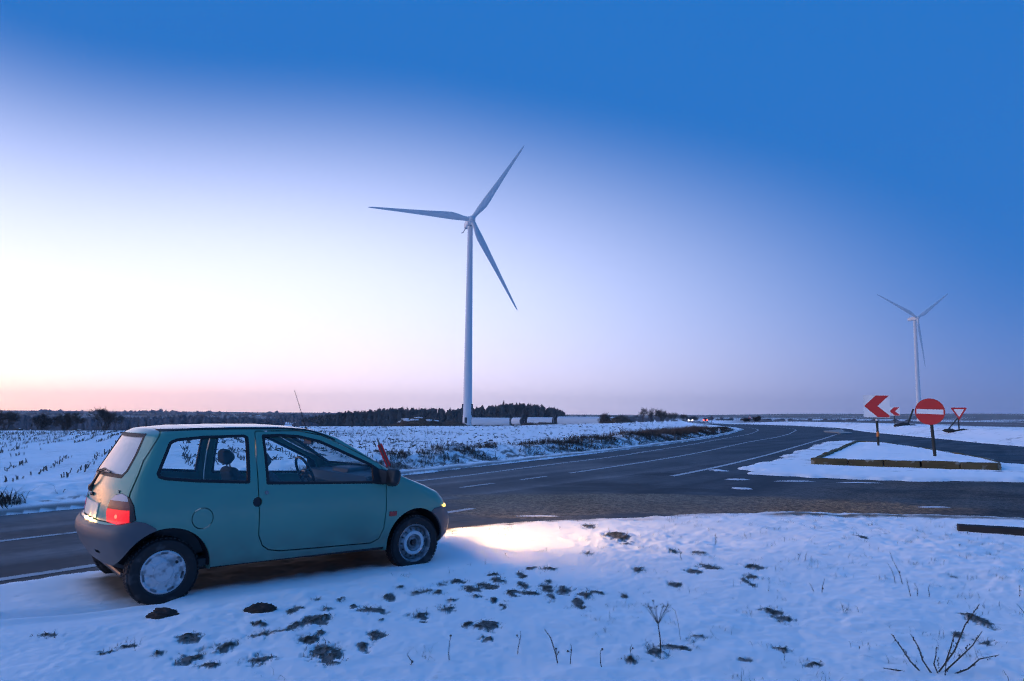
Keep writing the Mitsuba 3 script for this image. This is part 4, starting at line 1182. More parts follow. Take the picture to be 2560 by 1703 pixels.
surf = lambda y, z: np.array([float(next(x for x in np.arange(-1.75, -1.0, .004) if body_field(np.array([x]), np.array([y]), np.array([z]))[0] < .010)), y, z])
m.tube([surf(.14, .885) + [-.012, 0, 0], surf(.02, .95) + [-.02, 0, 0], surf(-.05, 1.035) + [-.02, 0, 0], surf(-.16, 1.055) + [-.014, 0, 0]], [.014, .011, .009, .007], 8)
m.tube([surf(.12, 1.03) + [-.012, 0, 0], surf(-.1, 1.06) + [-.014, 0, 0], surf(-.32, 1.04) + [-.010, 0, 0]], .007, 6)
cobj('wiper', m.out, 'black_plastic', gk, smooth=40)
cobj('wiper_motor', move(box(.04, .09, .06, (0, 0, 0), .015), None, surf(.15, .882)), 'black_plastic', gk, smooth=30)
cobj('latch', move(box(.03, .07, .028, (0, 0, 0), .010), None, surf(.0, .842)), 'black_plastic', gk, smooth=30)
for y in (-.075, -.225):
    p = surf(y, .646) + [-.004, 0, .014]
    cobj('plate_lamp', move(box(.026, .05, .022, (0, 0, 0), .007), None, p), 'amber', gk, smooth=30, emitter={'type': 'area', 'radiance': {'type': 'rgb', 'value': [9, 5.4, 2.2]}})

# side windows and doors
for s in (-1, 1):
    skin_obj('quarter_window_seal', trim ^ side_prism(REAR_SIDE.difference(REAR_SIDE.buffer(-.024)), s=s), 'black_rubber', .003)
    skin_obj('quarter_window', pane ^ side_prism(REAR_SIDE.buffer(-.012), s=s), 'glass', -.008, only=True)
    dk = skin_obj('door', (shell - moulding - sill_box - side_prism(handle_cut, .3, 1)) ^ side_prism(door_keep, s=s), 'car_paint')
    glass_edge = DOOR_WIN.buffer(-.024).intersection(shapely.box(-2, 0, .655, 2)).buffer(-.012).buffer(.012)
    skin_obj('window_seal', trim ^ side_prism(DOOR_WIN.difference(glass_edge), s=s), 'black_rubber', .003, dk)
    skin_obj('window', pane ^ side_prism(glass_edge.buffer(.012), s=s), 'glass', -.008, dk, only=True)
    cup = slab(-.020, -.034) ^ side_prism(handle_cut.buffer(.004), .3, 1, s)
    skin_obj('handle_recess', cup, 'black_plastic', -.020, dk)
    cobj('lock', move(m3.Manifold.cylinder(.014, .017, .015, 24).rotate([90 * -s, 0, 0]), None, (-.385, s * .797, .85)), 'grey_metal', dk, smooth=30)
    mk = m3.Manifold.batch_hull([m3.Manifold.sphere(r, 16).translate(p) for r, p in ((.035, (.80, s * .86, .985)), (.045, (.82, s * .94, .97)), (.045, (.79, s * .965, .90)), (.04, (.80, s * .86, .885)), (.03, (.86, s * .90, .93)))])
    foot = m3.Manifold.batch_hull([m3.Manifold.sphere(.022, 12).translate(p) for p in ((.74, s * .775, .99), (.76, s * .79, .88), (.81, s * .86, .90), (.80, s * .85, .97))])
    mk = mk + foot
    cobj('mirror', mk, 'black_plastic', dk, smooth=35)
    # tail light: clear top, dark red middle, lit red bottom, black outer edge
    tp = lambda poly: tail_prism(poly, s)
    lens = slab(.006, -.02)
    full = TAIL.buffer(-.003)
    dark_edge = full.difference(Polygon([(-1.1, .6), (-.697, .6), (-.715, .80), (-.80, .95), (-1.1, .95)]))
    rest = full.difference(dark_edge.buffer(.0005))
    tk = skin_obj('tail_light', lens ^ tp(dark_edge), 'black_plastic', .006)
    zc = lambda a, b: rest.intersection(shapely.box(-2, a, 0, b))
    skin_obj('clear_lens', lens ^ tp(zc(.832, 1)), 'lens_clear', .006, tk)
    skin_obj('dark_lens', lens ^ tp(zc(.766, .831)), 'lens_dark_red', .006, tk)
    skin_obj('lit_lens', lens ^ tp(zc(.6, .765)), 'lens_red', .006, tk, emitter={'type': 'area', 'radiance': {'type': 'rgb', 'value': [.45, .002, .005]}})
    bulb = tail_prism(shapely.Point(-.845, .712).buffer(.016), s)
    skin_obj('bulb', slab(.008, .0) ^ bulb, 'lens_red', .008, tk, emitter={'type': 'area', 'radiance': {'type': 'rgb', 'value': [1.7, .16, .10]}})
    # head lamp and indicator
    hl = slab(.006, -.004) ^ m3.Manifold.sphere(1, 48).scale([.20, .15, .085]).translate([1.62, s * .52, .675])
    hk = skin_obj('head_lamp', slab(.002, -.03) ^ m3.Manifold.sphere(1, 48).scale([.23, .175, .10]).translate([1.62, s * .52, .675]), 'lens_clear', .002)
    skin_obj('lit_lens', hl, 'lens_clear', .006, hk, only=True, emitter={'type': 'area', 'radiance': {'type': 'rgb', 'value': [150, 86, 28]}})
    # the beam of the lamp, a little below the level
    o_ = CAR_R @ np.array([1.80, s * .50, .66]) + CAR_P; d_ = CAR_R @ np.array([1.0, 0, -.035])
    scene['head_lamp_beam' if s < 0 else 'head_lamp_beam_001'] = {'type': 'spot', 'to_world': T().look_at(origin=o_.tolist(), target=(o_ + d_).tolist(), up=[0, 0, 1]), 'cutoff_angle': 52.0, 'beam_width': 3.0, 'intensity': {'type': 'rgb', 'value': [8.0, 5.2, 2.4]}}
    ind = slab(.014, -.01) ^ m3.Manifold.cube([.15, .30, .022], True).translate([1.56, s * .70, .604])
    skin_obj('indicator', ind, 'amber', .014, emitter={'type': 'area', 'radiance': {'type': 'rgb', 'value': [1.5, .75, .16]}})
    skin_obj('side_repeater', slab(.010, -.004) ^ side_prism(shapely.box(.838, .560, .905, .592).buffer(.006), s=s), 'marker_red', .010)
    # wheel arch liners
    for nm, ax, r in (('rear', -1.163, .338), ('front', 1.158, .332)):
        lin = (m3.Manifold.cylinder(.36, r + .014, r + .014, 64, True) - m3.Manifold.cylinder(1, r + .001, r + .001, 64, True) + (m3.Manifold.cylinder(.02, r + .01, r + .01, 64, True).translate([0, 0, .17 * s]))).rotate([90, 0, 0])
        lin = lin.translate([ax, s * .60, .276]) ^ m3.Manifold.cube([3, 3, 3], True).translate([0, 0, 1.70])
        cobj('wheel_arch_liner', lin ^ skin(-.004), 'black_plastic', smooth=35)
skin_obj('windscreen_seal', trim ^ x_prism(SCREEN.difference(SCREEN.buffer(-.022)), .1, 1.4), 'black_rubber', .003)
skin_obj('windscreen', pane ^ x_prism(SCREEN.buffer(-.011), .1, 1.4), 'glass', -.008, only=True)

# wheels
def lathe(prof, n=64):
    """Profile of (radius, y) turned about the y axis."""
    m = trimesh.creation.revolve(np.asarray(prof, float), sections=n); v = np.array(m.vertices)
    v, f = np.stack([v[:, 0], v[:, 2], -v[:, 1]], 1), np.array(m.faces)
    return outward(v, f)


def wheel(x, s, cap):
    """The outer face looks along s * y."""
    w = numbered(f'{car}__wheel')
    z = .258; c = np.array([x, s * .672, z])
    T_ = [( .178, -.052), (.190, -.066), (.225, -.074), (.250, -.070), (.262, -.058), (.266, -.035), (.266, .035), (.262, .058), (.250, .070), (.225, .074), (.190, .066), (.178, .052), (.178, -.052)]
    tv, tf = lathe(T_, 96)
    # the tyre sits flat on the snow
    k = tv[:, 2] < -.238; tv[k, 2] = -.238 - (-.238 - tv[k, 2]) * .25; tv[k, 1] *= 1.04
    cobj('wheel', (tv + c, tf), 'tyre_rubber', smooth=32)
    tr = m3.Manifold()
    blocks = []
    for a in np.arange(48) * 2 * np.pi / 48:
        for yy, off in ((-.045, 0), (0, .5), (.045, 0)):
            b = m3.Manifold.cube([.024, .034, .010], True).rotate([0, 0, 18]).translate([0, yy, .2685]).rotate([0, math.degrees(a + off * .13), 0])
            blocks.append(b)
    mm = MB()
    for b in blocks:
        v_, f_ = arr(b)
        if v_[:, 2].min() > -.232: mm.add(v_ + c, f_)
    tk = cobj('tread', mm.out, 'tyre_rubber', w); tag(tk, kind='stuff')
    flip = np.diag([1, s, 1.]) 
    def put(mesh):
        v, f = mesh if isinstance(mesh, tuple) else arr(mesh)
        v = v @ flip.T
        return v + c, (f[:, ::-1] if s < 0 else f)
    cobj('rim', put(lathe([(.0, -.04), (.15, -.04), (.162, .02), (.168, .050), (.176, .058), (.184, .060), (.186, .054), (.180, .045), (.178, -.05), (.0, -.05)], 64)), 'steel_rim' if not cap else 'black_plastic', w, smooth=35)
    if cap:
        disc = m3.Manifold.revolve(m3.CrossSection([[(0, .0), (.176, .0), (.176, .046), (.170, .056), (.160, .060), (.150, .056), (.142, .050), (.10, .052), (.086, .060), (.0, .063)]], m3.FillRule.EvenOdd), 96)
        cuts = m3.Manifold()
        for k in range(7):
            a = 360 / 7 * k + 14
            hollow = m3.Manifold.batch_hull([m3.Manifold.sphere(.012, 16).translate([.094, 0, .066]), m3.Manifold.sphere(.024, 16).scale([1, 1, .9]).translate([.122, 0, .066])]).rotate([0, 0, a])
            hole = box(.022, .060, .08, (.150, 0, .05), .009).rotate([0, 0, a])
            cuts = cuts + hollow + hole
        cap_m = (disc - cuts - (m3.Manifold.cylinder(.02, .0755, .0755, 48) - m3.Manifold.cylinder(.03, .072, .072, 48)).translate([0, 0, .056])).rotate([-90, 0, 0])
        cobj('hubcap', put(cap_m), 'hubcap_silver', w, smooth=28)
        cobj('valve_hole', put(m3.Manifold.cylinder(.004, .012, .012, 20).translate([.122 * math.cos(.62), -.122 * math.sin(.62), .0545]).rotate([-90, 0, 0])), 'black_rubber', w)
    else:
        disc = m3.Manifold.revolve(m3.CrossSection([[(0, .012), (.040, .012), (.040, .030), (.052, .034), (.062, .020), (.088, .046), (.108, .048), (.122, .036), (.156, .022), (.156, .008), (.10, .0), (0, .0)]], m3.FillRule.EvenOdd), 96)
        holes = m3.Manifold()
        for k in range(14):
            holes = holes + m3.Manifold.cylinder(.2, .0095, .0095, 18, True).scale([1.5, 1, 1]).translate([.133, 0, 0]).rotate([0, 0, 360 / 14 * k])
        cobj('wheel_disc', put((disc - holes).rotate([-90, 0, 0])), 'steel_rim', w, smooth=28)
        fr = m3.Manifold.revolve(m3.CrossSection([[(.084, .0465), (.098, .0515), (.110, .0505), (.117, .043), (.098, .040)]], m3.FillRule.EvenOdd), 64).rotate([-90, 0, 0])
        cobj('frosted_ring', put(fr), 'rim_frost', w, smooth=35)
        fr = m3.Manifold.revolve(m3.CrossSection([[(.1835, .056), (.187, .0625), (.190, .062), (.190, .052)]], m3.FillRule.EvenOdd), 64).rotate([-90, 0, 0])
        cobj('rim_edge', put(fr), 'rim_frost', w, smooth=35)
        cobj('hub_nut', put(m3.Manifold.cylinder(.03, .030, .024, 6).translate([0, 0, .010]).rotate([-90, 0, 0])), 'black_plastic', w)


for s in (-1, 1):
    wheel(-1.1725, s, True)
    wheel(1.1725, s, False)

# cabin
def seat(x, y, w=.46):
    k = cobj('seat', m3.Manifold.batch_hull([m3.Manifold.sphere(.05, 16).translate(p) for p in [(x + dx, y + sy * (w / 2 - .05), z) for sy in (-1, 1) for dx, z in ((.0, .36), (.5, .40), (.5, .46), (.0, .44))]]), 'seat_cloth', smooth=40)
    cobj('backrest', m3.Manifold.batch_hull([m3.Manifold.sphere(.05, 16).translate(p) for p in [(x + dx, y + sy * (w / 2 - .05 - t), z) for sy in (-1, 1) for dx, z, t in ((.02, .42, 0), (-.08, .80, .0), (-.14, .955, .06), (.10, .46, 0), (.0, .80, .02))]]), 'seat_cloth', k, smooth=40)
    cobj('headrest', m3.Manifold.batch_hull([m3.Manifold.sphere(.045, 16).translate((x - .18 + dx, y + sy * .07, z)) for sy in (-1, 1) for dx, z in ((.0, 1.075), (-.012, 1.135), (.02, 1.10))]), 'seat_cloth', k, smooth=40)
    m = MB()
    for q in (-.05, .05):
        m.tube([(x - .13, y + q, .95), (x - .17, y + q, 1.08)], .007, 6)
    cobj('headrest_post', m.out, 'grey_metal', k, smooth=40)


seat(-.20, .35); seat(-.09, -.34)
cobj('rear_bench', m3.Manifold.batch_hull([m3.Manifold.sphere(.05, 12).translate(p) for p in [(x, y, z) for y in (-.55, .55) for x, z in ((-.75, .40), (-1.1, .40), (-1.22, .82), (-1.1, .84))]]), 'seat_cloth', smooth=40)
cobj('floor', box(2.6, 1.3, .06, (-.1, 0, .29)), 'cabin_grey')
cobj('parcel_shelf', box(.34, 1.16, .02, (-1.33, 0, .90)), 'cabin_grey')
dash = m3.Manifold.batch_hull([m3.Manifold.sphere(.03, 16).translate(p) for p in [(x, y, z) for y in (-.68, .68) for x, z in ((.60, .58), (.60, .84), (.66, .905), (.98, .93), (1.02, .60))]])
dk = cobj('dashboard', dash, 'cabin_grey', smooth=40)
pod = m3.Manifold.batch_hull([m3.Manifold.sphere(.03, 16).translate(p) for p in [(x, y, z) for y in (-.16, .16) for x, z in ((.70, .90), (.72, .955), (.92, .965), (.95, .92))]])
cobj('instrument_pod', pod, 'cabin_grey', dk, smooth=40)
for y in (-.12, -.30, -.50):
    cobj('air_vent', m3.Manifold.cylinder(.03, .05, .045, 24).rotate([0, -90, 0]).translate([.585, y, .80]), 'black_plastic', dk, smooth=40)
a = np.linspace(0, 2 * np.pi, 49)
m = MB(); ring3 = np.stack([0 * a, .178 * np.cos(a), .178 * np.sin(a)], 1)
tilt = roty(math.radians(-24))
m.tube(ring3 @ tilt.T + [.455, .35, .915], .0145, 10, cap=False)
for q in (math.radians(200), math.radians(340), math.radians(270)):
    m.tube(np.array([[.02, 0, 0], [0, .17 * math.cos(q), .17 * math.sin(q)]]) @ tilt.T + [.455, .35, .915], .016, 8)
m.mesh(box(.05, .13, .10, (0, 0, 0), .02, tilt).translate([.468, .35, .905]))
cobj('steering_wheel', m.out, 'black_plastic', smooth=40)
cobj('rear_view_mirror', box(.025, .20, .06, (.33, 0, 1.255), .01), 'black_plastic', smooth=30)

m = MB(); m.tube([(.30, -.02, 1.36), (.285, -.02, 1.40)], [.016, .011], 10); m.tube([(.285, -.02, 1.40), (.215, -.02, 1.60), (.150, -.02, 1.775)], [.0035, .003, .0022], 5)
cobj('antenna', m.out, 'black_plastic', smooth=40)
cobj('exhaust_pipe', m3.Manifold.cylinder(.3, .02, .02, 20).rotate([0, -90, 0]).translate([-1.08, .42, .235]), 'black_plastic', smooth=40)
cobj('underbody', box(2.9, 1.1, .05, (0, 0, .235), .02), 'black_plastic')
# ------------------------------------------------------------------ grass, stubble and weeds
scene['dry_grass'] = {'type': 'twosided', 'b': {'type': 'principled', 'roughness': .9, 'base_color': mikit.proc(lambda p, n, uv: mix((.014, .011, .009), (.085, .058, .040), noise(p.x * 1.7, p.y * 1.7, p.z * 3)))}}
scene['dark_grass'] = {'type': 'twosided', 'b': {'type': 'principled', 'roughness': .9, 'base_color': mikit.proc(lambda p, n, uv: mix((.018, .020, .012), (.075, .062, .038), noise(p.x * 9, p.y * 9, p.z * 12)))}}
scene['rust_grass'] = {'type': 'twosided', 'b': {'type': 'principled', 'roughness': .9, 'base_color': mikit.proc(lambda p, n, uv: mix((.085, .045, .032), (.20, .12, .085), noise(p.x * 1.1, p.y * 1.1, p.z * 3)))}}
plain('straw', (.10, .085, .075), .9)
plain('weed_stem', (.060, .042, .028), .9)


def blades(base_, head, lean, length, width, bend=.5):
    """Grass blades: three stations each, curving over along their heading."""
    n = len(base_); d = np.stack([np.cos(head), np.sin(head), 0 * head], 1); sd_ = np.stack([-np.sin(head), np.cos(head), 0 * head], 1)
    v = []
    for t, w in ((0, 1.), (.55, .75), (1., .12)):
        a = lean * t + bend * lean * t * t
        p = base_ + d * (np.sin(a) * length * t)[:, None] + np.array([0, 0, 1.]) * (np.cos(a) * length * t)[:, None]
        v += [p - sd_ * (width * w / 2)[:, None], p + sd_ * (width * w / 2)[:, None]]
    v = np.stack(v, 1).reshape(-1, 3); k = np.arange(n)[:, None] * 6
    f = np.concatenate([k + np.array([q]) for q in ((0, 1, 3), (0, 3, 2), (2, 3, 5), (2, 5, 4))])
    return v, f


rng = np.random.default_rng(77)

# tufts in the bare spots of the near verge, and scattered grass tips
P, H, Ln, L, W = [], [], [], [], []
for px, py, rx, ry in PATCHES:
    n = int((18 + 700 * rx * ry * 9) * (rng.random() < .85))
    for _ in range(min(n, 95)):
        a, q = rng.uniform(0, 2 * np.pi), math.sqrt(rng.random())
        P.append((px + rx * q * 1.5 * math.cos(a), py + ry * q * 1.5 * math.sin(a)))
        H.append(rng.uniform(0, 2 * np.pi)); Ln.append(rng.uniform(.5, 1.5)); L.append(rng.uniform(.018, .065)); W.append(rng.uniform(.0025, .005))
for _ in range(520):
    x, y = rng.uniform(-3, 6.5), rng.uniform(3.9, 11.2)
    if rng.random() > .35 + .13 * x: continue
    near_car = abs((x - CAR_X) * math.cos(CAR_YAW) + (y - CAR_Y) * math.sin(CAR_YAW)) < 2.0 and abs(-(x - CAR_X) * math.sin(CAR_YAW) + (y - CAR_Y) * math.cos(CAR_YAW)) < 1.0
    if near_car: continue
    for _ in range(rng.integers(3, 15)):
        P.append((x + rng.normal(0, .05), y + rng.normal(0, .05))); H.append(rng.uniform(0, 2 * np.pi)); Ln.append(rng.uniform(.2, 1.35)); L.append(rng.uniform(.025, .10)); W.append(rng.uniform(.002, .0042))
P = np.array(P); hz, hsd, _, _ = verge_height(P[:, 0], P[:, 1]); on = hsd > .1
B3 = np.c_[P, hz - .012][on]
obj('grass', blades(B3, np.array(H)[on], np.array(Ln)[on], np.array(L)[on], np.array(W)[on]), 'dark_grass')
tag('grass', 'dark grass tips and tufts poking through the foreground snow', 'grass', kind='stuff')

# rough grass on the bank beyond the road
n = 46000
s = rng.integers(20, 150, n); tt = np.gradient(far_edge, axis=0); tt /= np.linalg.norm(tt, axis=1, keepdims=True); nl = np.stack([-tt[:, 1], tt[:, 0]], 1)
dd = (np.abs(rng.normal(1.25, .62, n)) + .35) * np.where(far_edge[s, 1] < 18, .55, 1)
Q = far_edge[s] + tt[s] * rng.uniform(-.6, .6, n)[:, None] + nl[s] * dd[:, None]
clump = vn(Q[:, 0], Q[:, 1], 1.1, 61, 2) + .6 * vn(Q[:, 0], Q[:, 1], .35, 62)
fz, fsd, fd, fl, fr, fa = field_height(Q[:, 0], Q[:, 1])
on = (clump > .02) & ((Q[:, 1] > 20) | (dd < 1.15)) & (fl > .5) & (fr < 95) & (dd < 3.4)
size = 1 + .010 * fr
obj('bank_grass', blades(np.c_[Q, fz - .03][on], rng.uniform(0, 2 * np.pi, on.sum()), rng.uniform(.3, 1.3, on.sum()), rng.uniform(.12, .36, on.sum()) * (1 + .4 * clump[on]), rng.uniform(.010, .022, on.sum()) * size[on]), 'dry_grass')
tag('bank_grass', 'dark rough grass on the bank along the far edge of the road', 'grass', kind='stuff')
n = 5200
s = rng.integers(62, 106, n)
dd = np.abs(rng.normal(2.6, .75, n))
Q = far_edge[s] + tt[s] * rng.uniform(-.6, .6, n)[:, None] + nl[s] * dd[:, None]
fz, fsd, fd, fl, fr, fa = field_height(Q[:, 0], Q[:, 1]); on = (fl > .5) & (vn(Q[:, 0], Q[:, 1], 2.2, 63, 2) > -.35) & (fr > 44) & (fr < 92)
obj('brown_grass', blades(np.c_[Q, fz - .05][on], rng.uniform(0, 2 * np.pi, on.sum()), rng.uniform(.15, .8, on.sum()), rng.uniform(.25, .62, on.sum()), rng.uniform(.03, .06, on.sum())), 'rust_grass')
tag('brown_grass', 'reddish brown dead grass on the bank inside the bend', 'grass', kind='stuff')

# rows of maize stubble in the left field
M, rows = MB(), np.arange(-75, 40, .78)
rd, rn_ = np.array([-.40, .9165]), np.array([.9165, .40])
pts = []
for r in rows:
    t = np.arange(0, 80, .17); q = rn_ * r + rd * t[:, None]
    q = q + rn_ * (.35 * vn(q[:, 0], q[:, 1], 9, 71, 2))[:, None] + rng.normal(0, .05, q.shape)
    pts.append(q[rng.random(len(q)) < .62])
pts = np.vstack(pts)
rr, aa = np.hypot(*pts.T), np.degrees(np.arctan2(pts[:, 0], pts[:, 1]))
pts = pts[(rr > 13) & (rr < 62) & (aa > -41) & (aa < -4)]
fz, fsd, fd, fl, fr, fa = field_height(pts[:, 0], pts[:, 1])
gap = vn(pts[:, 0], pts[:, 1], 3.0, 72, 2)
on = (fl > .5) & (fd > 3.6) & (gap > -.25) & (rng.random(len(pts)) < np.interp(fa, [-18, -6], [1, .25]))
sp, sz, sr = pts[on], fz[on], fr[on]
k = len(sp); hh = rng.uniform(.03, .13, k) * np.where(rng.random(k) < .15, 1.6, 1); w = rng.uniform(.010, .017, k) * (1 + .012 * sr); ln_ = rng.normal(0, .38, (k, 2)) * hh[:, None]
a = np.arange(3) * 2 * np.pi / 3
lo = np.stack([sp[:, 0, None] + w[:, None] * np.cos(a), sp[:, 1, None] + w[:, None] * np.sin(a), (sz[:, None] - .04) + 0 * a], -1)
hi = np.stack([sp[:, 0, None] + ln_[:, :1] + .7 * w[:, None] * np.cos(a), sp[:, 1, None] + ln_[:, 1:] + .7 * w[:, None] * np.sin(a), (sz + hh)[:, None] + 0 * a], -1)
v = np.concatenate([lo, hi], 1).reshape(-1, 3); b0 = np.arange(k)[:, None] * 6
f = np.concatenate([b0 + np.array([q]) for q in ((0, 1, 4), (0, 4, 3), (1, 2, 5), (1, 5, 4), (2, 0, 3), (2, 3, 5), (3, 4, 5))])
obj('stubble', (v, f), 'straw')
tag('stubble', 'rows of cut maize stubble standing in the snow of the left field', 'stubble', kind='stuff')

# clods of soil on the ploughed field
n = 2800
rr = np.exp(rng.uniform(math.log(22), math.log(210), n)); aa = np.radians(rng.uniform(-24, 13, n)); Q = np.stack([rr * np.sin(aa), rr * np.cos(aa)], 1)
fz, fsd, fd, fl, fr, fa = field_height(Q[:, 0], Q[:, 1]); on = (fl > .5) & (fd > 4.5) & (vn(Q[:, 0], Q[:, 1], 4, 81, 2) > -.3)
Q, fz, fr = Q[on], fz[on], fr[on]; k = len(Q)
oct_ = np.array([[1, 0, 0], [0, 1, 0], [-1, 0, 0], [0, -1, 0], [0, 0, 1], [0, 0, -1.]]); of = np.array([[0, 1, 4], [1, 2, 4], [2, 3, 4], [3, 0, 4]])
sc = np.stack([rng.uniform(.03, .09, k), rng.uniform(.03, .06, k), rng.uniform(.02, .045, k)], 1) * (1 + .012 * fr)[:, None]
v = (np.c_[Q, fz][:, None] + oct_[None, :5] * sc[:, None] * rng.uniform(.7, 1.3, (k, 5, 1))).reshape(-1, 3)
f = np.concatenate([np.arange(k)[:, None] * 5 + np.array([q]) for q in of])
plain('soil', (.055, .045, .038), .95)
obj('soil_clods', (v, f), 'soil')
tag('soil_clods', 'dark soil clods showing through the snow of the ploughed field', 'soil', kind='stuff')


# ---- mole hills and single plants in the foreground
def molehill(x, y, w, h, seed, label):
    s = trimesh.creation.icosphere(subdivisions=4); v = np.array(s.vertices)
    k = 1 + .30 * (2 * meshkit.fbm(v * 2.6 + seed, 3) - 1) + .14 * (2 * meshkit.noise(v * 9 + seed) - 1)
    z0 = float(verge_height(np.array([x]), np.array([y]))[0][0])
    v = v * k[:, None] * [w / 2, w * .36, h] + [x, y, z0 - .012]
    key = obj(numbered('molehill'), (v, np.array(s.faces)), 'mole_soil', smooth=50)
    tag(key, label, 'molehill', 'molehills in the foreground snow')


scene['mole_soil'] = {'type': 'principled', 'roughness': .95, 'base_color': mikit.proc(lambda p, n, uv: mix((.022, .016, .014), (.065, .045, .036), noise(p.x * 60, p.y * 60, p.z * 60)))}
molehill(-2.50, 5.44, .215, .062, 1, 'dark molehill in the snow below the rear wheel of the green car')
molehill(-1.82, 5.51, .225, .068, 2, 'dark molehill in the snow below the middle of the green car')


def weed(x, y, h, dx, seed, label, group=None, name='dry_weed', twigs=3, r=.0028, into=None):
    g = np.random.default_rng(seed); m = MB() if into is None else into
    z0 = float(verge_height(np.array([x]), np.array([y]))[0][0]) - .02
    p = np.array([[x, y, z0], [x + .25 * dx + g.normal(0, .006), y, z0 + .38 * h], [x + .6 * dx + g.normal(0, .006), y + g.normal(0, .01), z0 + .74 * h], [x + dx, y + g.normal(0, .02), z0 + h]])
    m.tube(p, [r, r * .9, r * .7, r * .45], 6)
    for _ in range(twigs):
        i = g.integers(1, 4); b = p[i] * .7 + p[i - 1] * .3; d = np.array([g.normal(0, .6), g.normal(0, .6), g.uniform(.3, 1)]); d /= np.linalg.norm(d)
        L = h * g.uniform(.08, .22); m.tube([b, b + d * L * .6, b + d * L + [0, 0, -.1 * L]], [r * .6, r * .5, r * .35], 5)
        m.add(trimesh.creation.icosphere(subdivisions=1).vertices * r * g.uniform(1.2, 2.4) + b + d * L, trimesh.creation.icosphere(subdivisions=1).faces)
    if into is not None:
        return
    key = obj(numbered(name), m.out, 'weed_stem', smooth=50)
    tag(key, label, 'plant', group)


gw = 'thin dry weeds poking out of the foreground snow'
weed(.29, 4.39 + .07, .22, -.085, 1, 'bent twig with a side shoot leaning left in the snow', gw, twigs=2, r=.0040)
for i, (x, y, h, dx, lab) in enumerate([(-.35, 4.46, .15, .003, 'straight thin weed stem in the snow, second from the left at the bottom'), (.05, 4.63, .16, .02, 'pale thin weed stem just left of the bent twig'),
        (.36, 4.46, .13, .004, 'short thin weed stem just right of the bent twig'), (-.57, 4.36, .10, .0, 'shortest weed stem at the bottom edge, leftmost of all'),
        (.72, 4.49, .14, .0, 'upright weed in a tuft just left of the umbrella-shaped plant'), (.54, 4.39, .12, -.01, 'weed stem at the bottom edge between bent twig and umbrella-shaped plant')]):
    weed(x, y, h, dx, 10 + i, lab, gw, twigs=1 + (i == 2))
WM = MB()
for i, (x, y, h, dx) in enumerate([(3.42, 6.65, .20, -.07), (3.27, 6.12, .17, -.04), (3.33, 6.14, .10, .0), (3.42, 6.13, .11, .01), (3.46, 6.6, .30, -.10), (2.62, 6.30, .13, .03), (2.58, 6.34, .09, -.05), (4.75, 6.5, .18, .05), (4.2, 6.2, .10, .02), (3.0, 7.6, .12, .02), (2.95, 7.65, .10, .04), (1.75, 7.6, .12, -.03), (3.8, 5.5, .14, -.08), (4.05, 5.4, .16, .09), (2.3, 8.4, .14, .02), (1.2, 8.9, .13, -.03), (1.35, 8.8, .11, .04)]):
    weed(x, y, h, dx, 30 + i, None, twigs=i % 3, into=WM)
obj('weed_stems', WM.out, 'weed_stem', smooth=50)
tag('weed_stems', 'thin dry weed stems scattered over the right of the foreground snow', 'weeds', kind='stuff')

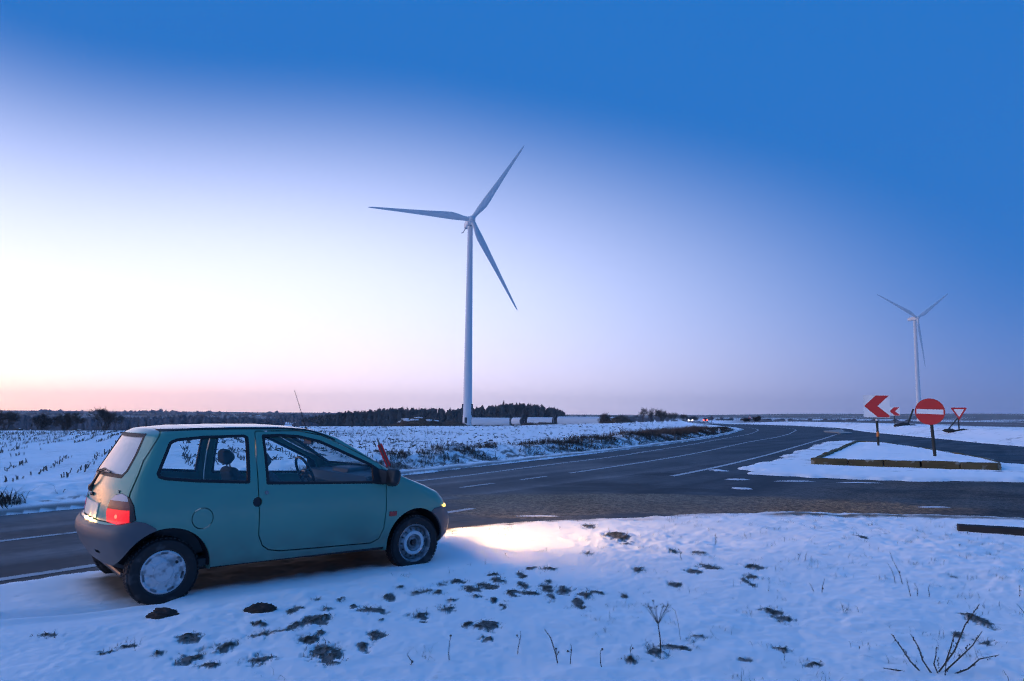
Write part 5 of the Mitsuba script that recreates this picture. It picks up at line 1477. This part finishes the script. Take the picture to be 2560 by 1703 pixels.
# the umbrella-shaped dry plant
g = np.random.default_rng(3); ux, uy = .93, 4.66
uz = float(verge_height(np.array([ux]), np.array([uy]))[0][0])
t = thing('umbel_plant', 'tall dry plant with an umbrella of bare rays, tallest in the foreground snow', 'plant')
m = MB(); hub_ = np.array([ux - .012, uy, uz + .165]); m.tube([(ux + .005, uy, uz - .02), (ux, uy, uz + .08), hub_], [.0042, .0036, .0028], 8)
obj('stem', m.out, 'weed_stem', t, smooth=50)
for k in range(11):
    a = 2 * np.pi * k / 11 + g.uniform(-.2, .2); d = np.array([math.cos(a), math.sin(a) * .8, 0]); R_ = g.uniform(.05, .082); top = g.uniform(.085, .125)
    pts = [hub_, hub_ + d * R_ * .45 + [0, 0, top * .45], hub_ + d * R_ * .92 + [0, 0, top * .9], hub_ + d * R_ * 1.08 + [0, 0, top]]
    if k == 0: pts += [hub_ + d * .105 + [0, 0, .085], hub_ + d * .125 + [0, 0, .0], hub_ + d * .135 + [0, 0, -.09]]
    m = MB(); m.tube(pts, np.linspace(.0019, .0012, len(pts)), 6)
    for _ in range(5):
        q = np.array(pts[3]) + g.normal(0, .006, 3); m.add(trimesh.creation.icosphere(subdivisions=1).vertices * g.uniform(.002, .004) + q, trimesh.creation.icosphere(subdivisions=1).faces)
    obj('ray', m.out, 'weed_stem', t, smooth=50)

# the shrub of bare shoots at the lower right
t = thing('bare_shoots', 'fan of thick bare shoots rising from the snow in the lower right corner', 'plant')
bx, by = 2.45, 4.34; bz = float(verge_height(np.array([bx]), np.array([by]))[0][0]) - .02
for k, (x0, dx, h) in enumerate([(-.11, -.14, .23), (-.04, -.11, .235), (.02, .07, .24), (.01, .26, .40), (.05, .22, .25), (.08, .28, .12), (.0, -.02, .17), (-.08, -.24, .05)]):
    g = np.random.default_rng(90 + k); m = MB()
    p = np.array([[bx + x0 * .6, by + g.normal(0, .02), bz], [bx + x0 + dx * .33, by + g.normal(0, .015), bz + h * .36], [bx + x0 + dx * .68, by + g.normal(0, .02), bz + h * .70], [bx + x0 + dx, by + g.normal(0, .02), bz + h]])
    m.tube(p, [.0046, .0042, .0033, .0018], 8)
    for i in range(9):
        t_ = g.uniform(.2, 1); q = p[0] * (1 - t_) + p[3] * t_ + g.normal(0, .003, 3); m.add(trimesh.creation.icosphere(subdivisions=1).vertices * [.003, .003, .0055] + q, trimesh.creation.icosphere(subdivisions=1).faces)
    obj('shoot', m.out, 'weed_stem', t, smooth=50)
# ------------------------------------------------------------------ haze over the land
scene['haze_air'] = {'type': 'homogeneous', 'albedo': .95, 'sigma_t': .00013}
scene['haze'] = {'type': 'cube', 'to_world': T().translate([0, 0, 50]).scale([5150, 5150, 85]), 'bsdf': {'type': 'null'}, 'interior': {'type': 'ref', 'id': 'haze_air'}}
scene['camera']['medium'] = {'type': 'ref', 'id': 'haze_air'}
tag('haze', 'thin blue haze lying over the fields', 'haze', kind='stuff')
